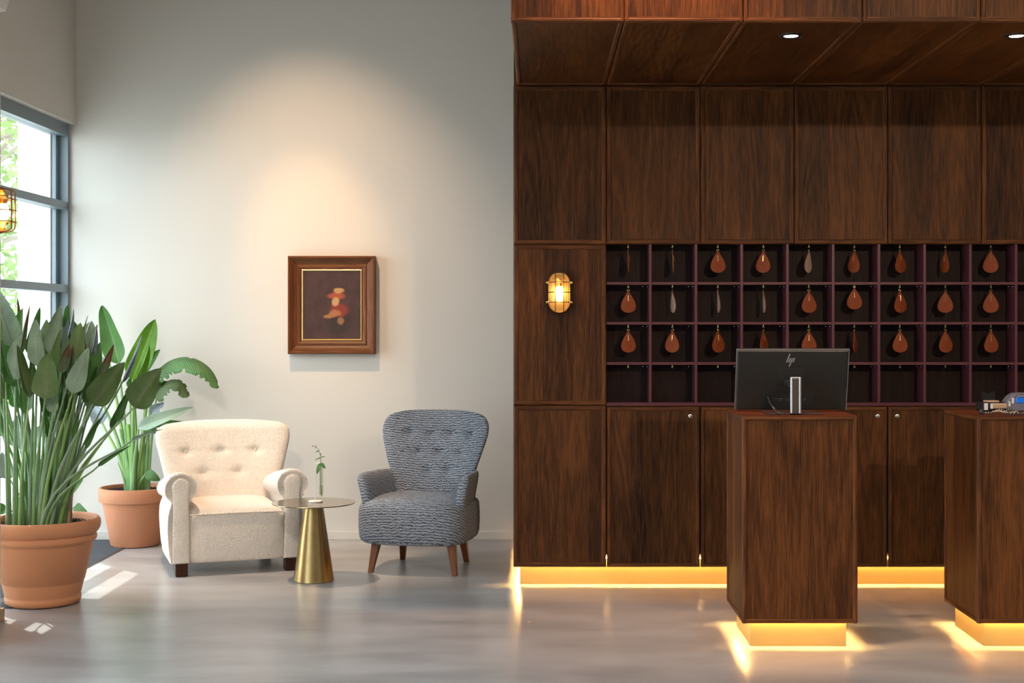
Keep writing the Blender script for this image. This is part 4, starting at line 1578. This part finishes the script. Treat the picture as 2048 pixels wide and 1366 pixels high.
# ------------------------------------------------------------------ second plant, by the wall
QCX, QCY = -2.752, 9.545
pB = thing('potted_plant', 'banana-like plant with broad arching leaves in a terracotta pot behind the cream armchair', 'plant', (QCX, QCY, .0045))
MB().lathe([(0, 0), (.158, 0), (.163, .006), (.2155, .285), (.2170, .296), (.2370, .300), (.2400, .306), (.2415, .384), (.2370, .392), (.2230, .393), (.2180, .386), (.2150, .33), (0, .328)], n=96).build('pot', M_TERRA, pB, angle=50)
soil(pB, .218, .366, 1100)
LQ = lambda px, py, Y: P(px, py, Y) - Vector((QCX, QCY, 0))
B_LEAVES = [
    ((238, 730), (205, 612), 50, 'b', 9.50, -.25, .35, -.05, .0, 262, 0), ((264, 762), (311, 640), 50, 'v', 9.42, .15, .25, -.05, .15, 276, 0), ((266, 782), (300, 690), 24, 'v', 9.38, .7, .8, .06, .3, 276, 0),
    ((222, 734), (182, 716), 24, 's', 9.60, .0, .3, .12, 0, 255, 0), ((274, 858), (385, 816), 28, 's', 9.30, .0, .35, .08, 0, 280, 0), ((300, 852), (371, 846), 18, 'g', 9.58, .0, .5, .22, 0, 285, 0),
    ((300, 830), (328, 806), 26, 'u', 9.50, .2, .4, .05, 0, 280, .5), ((288, 852), (318, 868), 20, 'g', 9.46, .2, .4, .2, 0, 284, 0), ((292, 946), (320, 962), 22, 'g', 9.40, .1, .3, .2, 0, 288, 0),
    ((205, 848), (185, 812), 34, 'u', 9.60, .1, .3, .05, 0, 256, 0), ((190, 770), (182, 735), 26, 'u', 9.62, .1, .5, .1, 0, 255, 0), ((258, 780), (290, 735), 26, 'g', 9.56, .3, .4, .1, 0, 272, 0),
    ((296, 790), (336, 764), 28, 'd', 9.55, .2, .4, .15, 0, 283, .5), ((262, 770), (320, 700), 30, 'g', 9.60, .2, .4, .1, 0, 280, 0),
]
for i, (bp_, tp, w, k, Y, yaw, fold, bend, curl, sx, torn) in enumerate(B_LEAVES):
    b0 = LQ(bp_[0], bp_[1], Y)
    t0 = LQ(tp[0], tp[1], Y)
    leaf(pB, b0, t0, w * Y / F * 1.08 / max(.6, math.cos(yaw)), LM[k], yaw=yaw, fold=fold, bend=bend, curl=curl, seed=200 + i, torn=torn)
    s0 = Vector(((sx - 274) * .0030, (Y - QCY) * .4 - .02, .36))
    stalk(pB, s0, b0 + (t0 - b0) * .03, .020, .006, (M_STALK, M_STALK2)[i % 2], sag=.02)


def arch_leaf(parent, pts, width, mat, name='leaf', torn=.25, seed=1):
    """long arching blade along a curved midrib, split in places"""
    rnd = random.Random(seed)
    P_ = [Vector(p) for p in pts]
    dense = []
    n = len(P_)
    for i in range(n - 1):
        p0, p1, p2, p3 = P_[max(i - 1, 0)], P_[i], P_[i + 1], P_[min(i + 2, n - 1)]
        for q in range(6):
            u = q / 6
            dense.append(.5 * ((2 * p1) + (-p0 + p2) * u + (2 * p0 - 5 * p1 + 4 * p2 - p3) * u * u + (-p0 + 3 * p1 - 3 * p2 + p3) * u ** 3))
    dense.append(P_[-1])
    nv = len(dense)
    vs, uvs, fs = [], [], []
    nu = 7
    for j, c in enumerate(dense):
        v = j / (nv - 1)
        tn = (dense[min(j + 1, nv - 1)] - dense[max(j - 1, 0)]).normalized()
        sd = tn.cross(Vector((0, -1, .25))).normalized()
        w = width * (min(1, v / .12) ** .6) * (1 - v ** 4) ** .6 + .003
        droop = Vector((0, 0, -1))
        for i in range(nu):
            u = -1 + 2 * i / (nu - 1)
            t_ = 1.0
            if abs(u) > .9 and rnd.random() < torn:
                t_ = .5
            vs.append(c + sd * u * w * .5 * t_ + droop * (abs(u) ** 1.5) * w * .28 + Vector((0, -1, 0)) * (u * w * .30))
            uvs.append((i / (nu - 1), v))
    for j in range(nv - 1):
        for i in range(nu - 1):
            fs.append((j * nu + i, j * nu + i + 1, (j + 1) * nu + i + 1, (j + 1) * nu + i))
    me = bpy.data.meshes.new(name)
    me.from_pydata([p[:] for p in vs], [], fs)
    ul = me.uv_layers.new(name='UVMap')
    for lp in me.loops:
        ul.data[lp.index].uv = uvs[lp.vertex_index]
    me.materials.append(mat)
    me.polygons.foreach_set('use_smooth', [True] * len(me.polygons))
    o = bpy.data.objects.new(name, me)
    COL.objects.link(o)
    o.parent = parent
    sm = o.modifiers.new('thick', 'SOLIDIFY')
    sm.thickness = .0012
    return o


arch_leaf(pB, [LQ(306, 752, 9.50), LQ(323, 742, 9.47), LQ(345, 727, 9.44), LQ(370, 722, 9.40), (LQ(395, 730, 9.37)), LQ(416, 747, 9.35), LQ(436, 778, 9.34)], .105, LM['g'], seed=3)
arch_leaf(pB, [LQ(312, 800, 9.46), LQ(326, 780, 9.45), LQ(343, 765, 9.43), LQ(358, 768, 9.41), LQ(367, 782, 9.40), LQ(376, 795, 9.39)], .080, LM['d'], seed=5)
for (a, b_, r0, r1) in (((266, 975), (256, 850), .026, .014), ((274, 975), (268, 800), .024, .012), ((283, 972), (292, 800), .022, .010), ((262, 972), (240, 860), .018, .008),
                        ((292, 968), (306, 752), .018, .007), ((297, 968), (312, 800), .014, .006), ((252, 965), (236, 925), .012, .003)):
    aa, bb_ = LQ(a[0], a[1], 9.5), LQ(b_[0], b_[1], 9.5)
    aa.z = .36
    stalk(pB, aa, bb_, r0, r1, M_STALK2 if r0 > .02 else M_STALK)

# two lower leaves of a third plant hidden behind the big pot
pC = thing('potted_plant', 'low broad-leaved plant mostly hidden behind the large terracotta pot', 'plant', (-3.02, 8.42, .0045))
MB().lathe([(0, 0), (.10, 0), (.13, .20), (.14, .205), (.14, .235), (.125, .235), (.12, .2), (0, .19)], n=48).build('pot', M_TERRA, pC, angle=50)
LC = lambda px, py, Y: P(px, py, Y) - Vector((-3.02, 8.42, 0))
for i, (b0, t0, w, k) in enumerate((((40, 900), (38, 830), 44, 's'), ((14, 880), (6, 780), 36, 'b'), ((150, 1015), (176, 1030), 26, 'g'), ((14, 1015), (-6, 1030), 30, 'g'), ((60, 900), (88, 850), 34, 's'),
                                    ((20, 960), (4, 905), 30, 's'), ((140, 985), (166, 960), 20, 'g'), ((36, 820), (26, 752), 30, 'b'))):
    bb_, tt = LC(b0[0], b0[1], 8.35), LC(t0[0], t0[1], 8.3)
    leaf(pC, bb_, tt, w * 8.35 / F, LM[k], fold=.3, bend=.06, seed=300 + i)
    stalk(pC, Vector((0, 0, .19)), bb_, .008, .004, M_STALK)

# ================================================================== MAT
mt = thing('entrance_mat', 'dark ribbed entrance mat along the window behind the plants', 'mat', (0, 0, 0))
MB().box(-3.232, -2.79, 7.40, WY - .016, .0003, .002).build('mat_base', simple('mat_rubber', (.02, .022, .026), .8), mt, smooth=False)
rb = MB()
y = 7.415
while y < WY - .03:
    rb.box(-3.228, -2.795, y, y + .011, .002, .004)
    y += .021
rb = rb.build('mat_rib', simple('mat_fibre', (.085, .095, .11), .7, var=.3, vscale=60), mt, smooth=False)
tag(rb, kind='stuff')
MB().box(-2.7895, -2.781, 7.40, WY - .016, .0003, .004).build('mat_edge', simple('mat_edge_metal', (.10, .09, .09), .4, metal=.6), mt, smooth=False)


# ================================================================== DESK TOP OBJECTS
HT = 1.0795


def monitor():
    t = thing('monitor', 'black computer monitor seen from behind, silver logo, on the left desk', 'monitor', (1.214, 6.70, HT))
    tilt = R(-14)
    e = bpy.data.objects.new('screen_unit', None)
    W, H = .540, .302
    # local frame of the screen: x right, z up along the screen, y depth; leans with its top towards the room
    M = Matrix.Translation((.014, .105, .154)) @ Matrix.Rotation(R(14.0), 4, 'X')

    def put(mb_, name, mat, **kw):
        mb_.v = [tuple(M @ Vector(v)) for v in mb_.v]
        return mb_.build(name, mat, t, **kw)
    cz = 0
    s = MB()
    rings = []
    for y, ins, r in ((.012, 0, 0), (-.004, 0, 0), (-.010, .004, 0), (-.0115, .010, 0), (-.013, .10, 0), (-.0135, .12, 0)):
        rings.append([(-W / 2 + ins, y, -H / 2 + ins * .6), (W / 2 - ins, y, -H / 2 + ins * .6), (W / 2 - ins, y, H / 2 - ins * .6), (-W / 2 + ins, y, H / 2 - ins * .6)])
    s.loft(rings, 0, True, True)
    put(s, 'rear_shell', M_SHELL, smooth=False)
    b = MB()
    for a in ((-W / 2 - .0025, W / 2 + .0025, H / 2, H / 2 + .0045), (-W / 2 - .0025, -W / 2, -H / 2, H / 2), (W / 2, W / 2 + .0025, -H / 2, H / 2)):
        b.box(a[0], a[1], -.005, .013, a[2], a[3])
    put(b, 'silver_rim', M_SILVER, smooth=False)
    q = MB()
    q.box(-W / 2 + .004, W / 2 - .004, .0122, .0128, -H / 2 + .006, H / 2 - .006)
    put(q, 'screen', M_BLACK, smooth=False)
    v = MB()
    v.box(-.072, .060, -.0155, -.0135, -.052, .064)
    put(MB().box(.206, .250, -.0140, -.0112, -.016, .030), 'side_recess', M_BLACK, smooth=False)
    put(v, 'mount_plate', simple('mount_plate_black', (.016, .015, .015), .4), smooth=False)
    vent = MB()
    vent.box(-.150, .110, -.0160, -.0120, -.128, -.070)
    put(vent, 'port_recess', M_BLACK, smooth=False)
    pr = MB()
    rp = random.Random(3)
    for x0 in [(-.090 + k * .0125) for k in range(14)]:
        if rp.random() < .8:
            pr.box(x0, x0 + rp.uniform(.004, .010), -.0165, -.0161, -.092, -.0905)
            pr.box(x0, x0 + rp.uniform(.003, .009), -.0165, -.0161, -.100, -.0985)
    put(pr, 'port_label', simple('port_label_print', (.28, .26, .24), .5), smooth=False)
    hub = MB().lathe([(0, 0), (.024, 0), (.028, .006), (.028, .012), (0, .012)], n=24)
    hub.v = [(x - .020, -.0140 - z, zz * 1 + .000) for (x, zz, z) in [(a, b2, c2) for a, b2, c2 in hub.v]]
    put(hub, 'hinge_hub', M_BLACK)
    # emblem: slanted strokes
    lg = MB()
    sl = .34

    OX, OZ = -.012, .104
    def st(x, z0, z1, w=.0052):
        y0, y1 = -.0158, -.0125
        pts = [(OX + x + sl * z0, OZ + z0), (OX + x + w + sl * z0, OZ + z0), (OX + x + w + sl * z1, OZ + z1), (OX + x + sl * z1, OZ + z1)]
        lg.loft([[(a, y0, c) for a, c in pts], [(a, y1, c) for a, c in pts]], 0, True, True)
    st(-.0175, -.0120, .0300, .0056)
    st(-.0070, -.0120, .0095, .0056)
    st(.0030, -.0330, .0095, .0056)
    st(.0130, -.0120, .0095, .0056)
    put(lg, 'logo', M_LOGO, smooth=False)
    # stand
    c = MB()
    c.box(-.0385, -.0285, -.162, -.140, .006, .176, c=.003)
    c.box(.0005, .0105, -.162, -.140, .006, .176, c=.003)
    c.box(-.0385, .0105, -.160, -.128, .168, .1775, c=.003)
    c.build('stand_column', M_SILVER, t, smooth=False)
    MB().box(-.0285, .0005, -.158, -.120, .006, .168, c=.001).build('column_infill', simple('column_dark', (.05, .035, .03), .35), t, smooth=False)
    MB().box(-.034, .006, -.130, .090, .125, .155, c=.004).build('stand_neck', M_BLACK, t, smooth=False)
    MB().box(-.14, .12, -.140, .12, .0, .006, c=.002).build('stand_base', simple('stand_base_metal', (.035, .014, .009), .5), t, smooth=False)
    MB().tube([(-.120, -.01, .080), (-.118, -.045, .055), (-.108, -.090, .030), (-.095, -.140, .012), (-.085, -.165, .009), (-.070, -.180, .008)], .0032, 8).build('cable', M_BLACK, t)
    MB().tube([(-.1095, -.084, .034), (-.1040, -.108, .0225)], .0040, 8).build('cable_collar', M_SILVER, t)


monitor()


def terminals():
    # card reader with receipt printer
    t = thing('card_reader', 'small black card reader with pale front and clear raised lid on the right desk', 'device', (2.208, 6.86, HT), R(6))
    t.scale = (1, 1, 1.28)
    MB().box(-.050, .060, -.045, .055, .0, .034, c=.006).build('body', M_BLACK, t, smooth=False)
    MB().box(-.047, -.029, -.0475, -.0445, .005, .031, c=.001).build('side_panel', M_WHITEP, t, smooth=False)
    MB().box(-.012, .064, -.060, -.044, .010, .031, c=.005).build('front_cover', simple('tan_plastic', (.48, .34, .22), .25), t, smooth=False)
    MB().box(-.017, -.009, -.061, -.045, .010, .030, c=.002).build('cover_end', M_WHITEP, t, smooth=False)
    MB().box(-.025, .036, -.03, .02, .034, .040, c=.002).build('tray', simple('tan_plastic_top', (.55, .38, .26), .3), t, smooth=False)
    g = MB()
    n = 9
    rings = []
    for y in (.020, .023):
        top = [(.034 - .068 * k / (n - 1), .078 - .012 * math.sin(PI * k / (n - 1))) for k in range(n)]
        rings.append([(-.032, y, .034), (.040, y, .034)] + [(x, y, z) for x, z in top])
    g.loft(rings, 0, True, True)
    g.build('clear_lid', M_ACRYL, t, smooth=False)
    # payment terminal
    u = thing('payment_terminal', 'grey payment terminal with blue display, cut by the right picture edge', 'device', (2.342, 6.86, HT), R(-4))
    u.scale = (1, 1, 1.15)
    m = MB()
    sec = [(-.062, .004), (-.066, .018), (-.060, .040), (-.040, .062), (-.018, .074), (.004, .078), (.09, .074), (.10, .060), (.104, .020), (.10, .004)]
    rings = []
    for y, s_ in ((-.055, .88), (-.060, .94), (-.050, 1.0), (.05, 1.0), (.06, .95)):
        rings.append([(x * s_ + .01 * (1 - s_), y, .004 + (z - .004) * s_) for x, z in sec])
    m.loft(rings, 0, True, True)
    m.build('body', simple('grey_terminal', (.16, .16, .20), .3), u, angle=30)
    m = MB()
    m.box(-.02, .085, -.0625, -.0530, .036, .060, c=.003)
    m.build('display', simple('blue_display', (.010, .10, .45), .12, emit=(.01, .16, .7), es=.35), u, smooth=False)
    MB().box(-.012, .09, -.064, -.055, .062, .068, c=.002).build('chrome_strip', M_STEEL, u, smooth=False)
    MB().box(-.056, -.046, -.0585, -.0500, .022, .044, c=.001).build('port_cover', M_WHITEP, u, smooth=False)
    MB().box(-.040, -.030, -.0600, -.0500, .034, .058, c=.001).build('port_cover', M_WHITEP, u, smooth=False)
    MB().box(-.060, .10, -.05, .055, 0, .0045).build('foot', M_BLACK, u, smooth=False)
    # braided cord
    c = thing('braided_cord', 'black and white braided cord looped on the right desk top', 'cord', (2.165, 6.60, HT), 0)
    path = [(-.075, .0, .006), (-.06, -.012, .006), (-.035, -.008, .008), (-.015, .010, .012), (.01, .012, .020), (.03, -.006, .014), (.045, -.02, .008), (.07, -.022, .006), (.088, -.008, .008),
            (.086, .012, .018), (.066, .018, .024), (.044, .010, .018), (.036, -.010, .010), (.052, -.028, .006), (.085, -.030, .006), (.115, -.014, .006), (.15, -.006, .006), (.19, -.004, .006), (.24, 0, .006)]
    dense = []
    V_ = [Vector(p) for p in path]
    for i in range(len(V_) - 1):
        p0, p1, p2, p3 = V_[max(i - 1, 0)], V_[i], V_[i + 1], V_[min(i + 2, len(V_) - 1)]
        for q in range(8):
            s_ = q / 8
            dense.append(.5 * ((2 * p1) + (-p0 + p2) * s_ + (2 * p0 - 5 * p1 + 4 * p2 - p3) * s_ * s_ + (-p0 + 3 * p1 - 3 * p2 + p3) * s_ ** 3))
    tb = MB()
    tb.tube(dense, .0042, 8)
    # alternating dark and pale picks of the braid
    per = 8
    tb.m = [(1 if ((i // per) + (i % per) // 2) % 4 == 0 else 0) for i in range(len(tb.f))]
    tb.build('cord', [M_BLACK, simple('cord_white', (.62, .56, .50), .6)], c)
    MB().tube([(-.03, -.002, .012), (.0, -.008, .016), (.022, -.014, .010), (.05, -.006, .008), (.09, .01, .012)], .0032, 8).build('pale_cord', simple('cord_tan', (.50, .40, .30), .4), c)
    MB().lathe([(.0, -.012), (.010, -.012), (.012, -.004), (.009, .010), (0, .011)], (-.078, .002, .013), 12).build('plug', M_BLACK, c)


terminals()

# ------------------------------------------------------------------ white device high on the pier
dv = thing('wall_sensor', 'white plastic device with grey label high on the pier at the top left', 'sensor', (-2.730, 7.02, 3.09))
m = MB()
rings = []
for y in (-.06, -.055, .055, .06):
    k = .94 if abs(y) > .058 else 1
    rings.append([(0, y, 0 - .01), (.036 * k, y, -.002), (.0545 * k, y, .055), (.060 * k, y, .105), (.050 * k, y, .130), (0, y, .135)])
m.loft(rings, 0, True, True)
m.build('housing', M_WHITEP, dv, angle=20)
m = MB()
m.add([(.0372, -.0605, .004), (.0372, -.0605, .030), (.050, -.0605, .036), (.050, -.0605, .006)], [(0, 1, 2, 3)])
m.box(.012, .042, -.0612, -.0602, .004, .030)
m.build('label_plate', simple('sensor_label', (.20, .20, .22), .5, var=.8, vscale=160), dv, smooth=False)

# crumbs of dry leaf on the floor
for (px, py, lab) in ((1058, 1246, 'tiny dry leaf scrap on the floor in front of the oak wall corner'), (1360, 1228, 'tiny dry leaf scrap on the floor left of the monitor desk')):
    Y = 4200 / (py - 650)
    p = P(px, py, Y)
    m = MB()
    m.add([(-.012, 0, .001), (-.002, .004, .007), (.006, -.002, .003), (.013, .003, .008), (.002, -.006, .001)], [(0, 1, 2, 4), (2, 1, 3), (4, 2, 3)])
    o = m.build('leaf_scrap', M_SHEATH, smooth=False)
    o.location = (p.x, p.y, 0.0005)
    tag(o, lab, 'debris', 'dry leaf scraps')

# ================================================================== OUTDOORS
struct(MB().box(-40, -3.615, -20, 50, -.20, -.05).build('ground', M_GROUND, smooth=False))
rt = random.Random(5)


def tree(x, y, h, r, label, n=2600, droopy=False):
    t = thing('tree', label, 'tree', (x, y, -.05), 0, 'trees outside the window')
    tr = MB()
    top = Vector((rt.uniform(-.2, .2), rt.uniform(-.2, .2), h * .8))
    tr.tube([(0, 0, 0), (.05, .03, h * .25), (top.x * .6, top.y * .6, h * .55), top], [.16, .13, .09, .04], 10)
    tr.build('trunk', M_BARK, t)
    br = MB()
    for k in range(14):
        a = rt.uniform(0, 2 * PI)
        z = h * rt.uniform(.15, .7)
        e = Vector((math.cos(a) * r * .8, math.sin(a) * r * .8, z + rt.uniform(.3, 1.2)))
        br.tube([(0, 0, z), e * .5 + Vector((0, 0, z * .5 + .1)), e], [.05, .035, .012], 6)
    br.build('branches', M_BARK, t)
    f = MB()
    for k in range(n):
        a = rt.uniform(0, 2 * PI)
        q = r * rt.random() ** .45
        z = rt.uniform(.12, 1.05) * h
        c = Vector((q * math.cos(a), q * math.sin(a), z))
        d1 = Vector((rt.uniform(-1, 1), rt.uniform(-1, 1), rt.uniform(-1, .4))).normalized()
        d2 = d1.cross(Vector((rt.uniform(-1, 1), rt.uniform(-1, 1), rt.uniform(-1, 1)))).normalized()
        s = rt.uniform(.05, .11)
        f.add([c - d1 * s, c + d2 * s * .45, c + d1 * s, c - d2 * s * .45], [(0, 1, 2, 3)])
    fo = f.build('foliage', M_SHRUB, t, smooth=False)
    tag(fo, kind='stuff')


tree(-6.55, 15.6, 5.2, 1.25, 'leafy tree seen through the window left of the white outer wall', 2300)
tree(-8.2, 20.5, 6.0, 1.9, 'tree further back, mostly hidden by the nearer one', 2600)
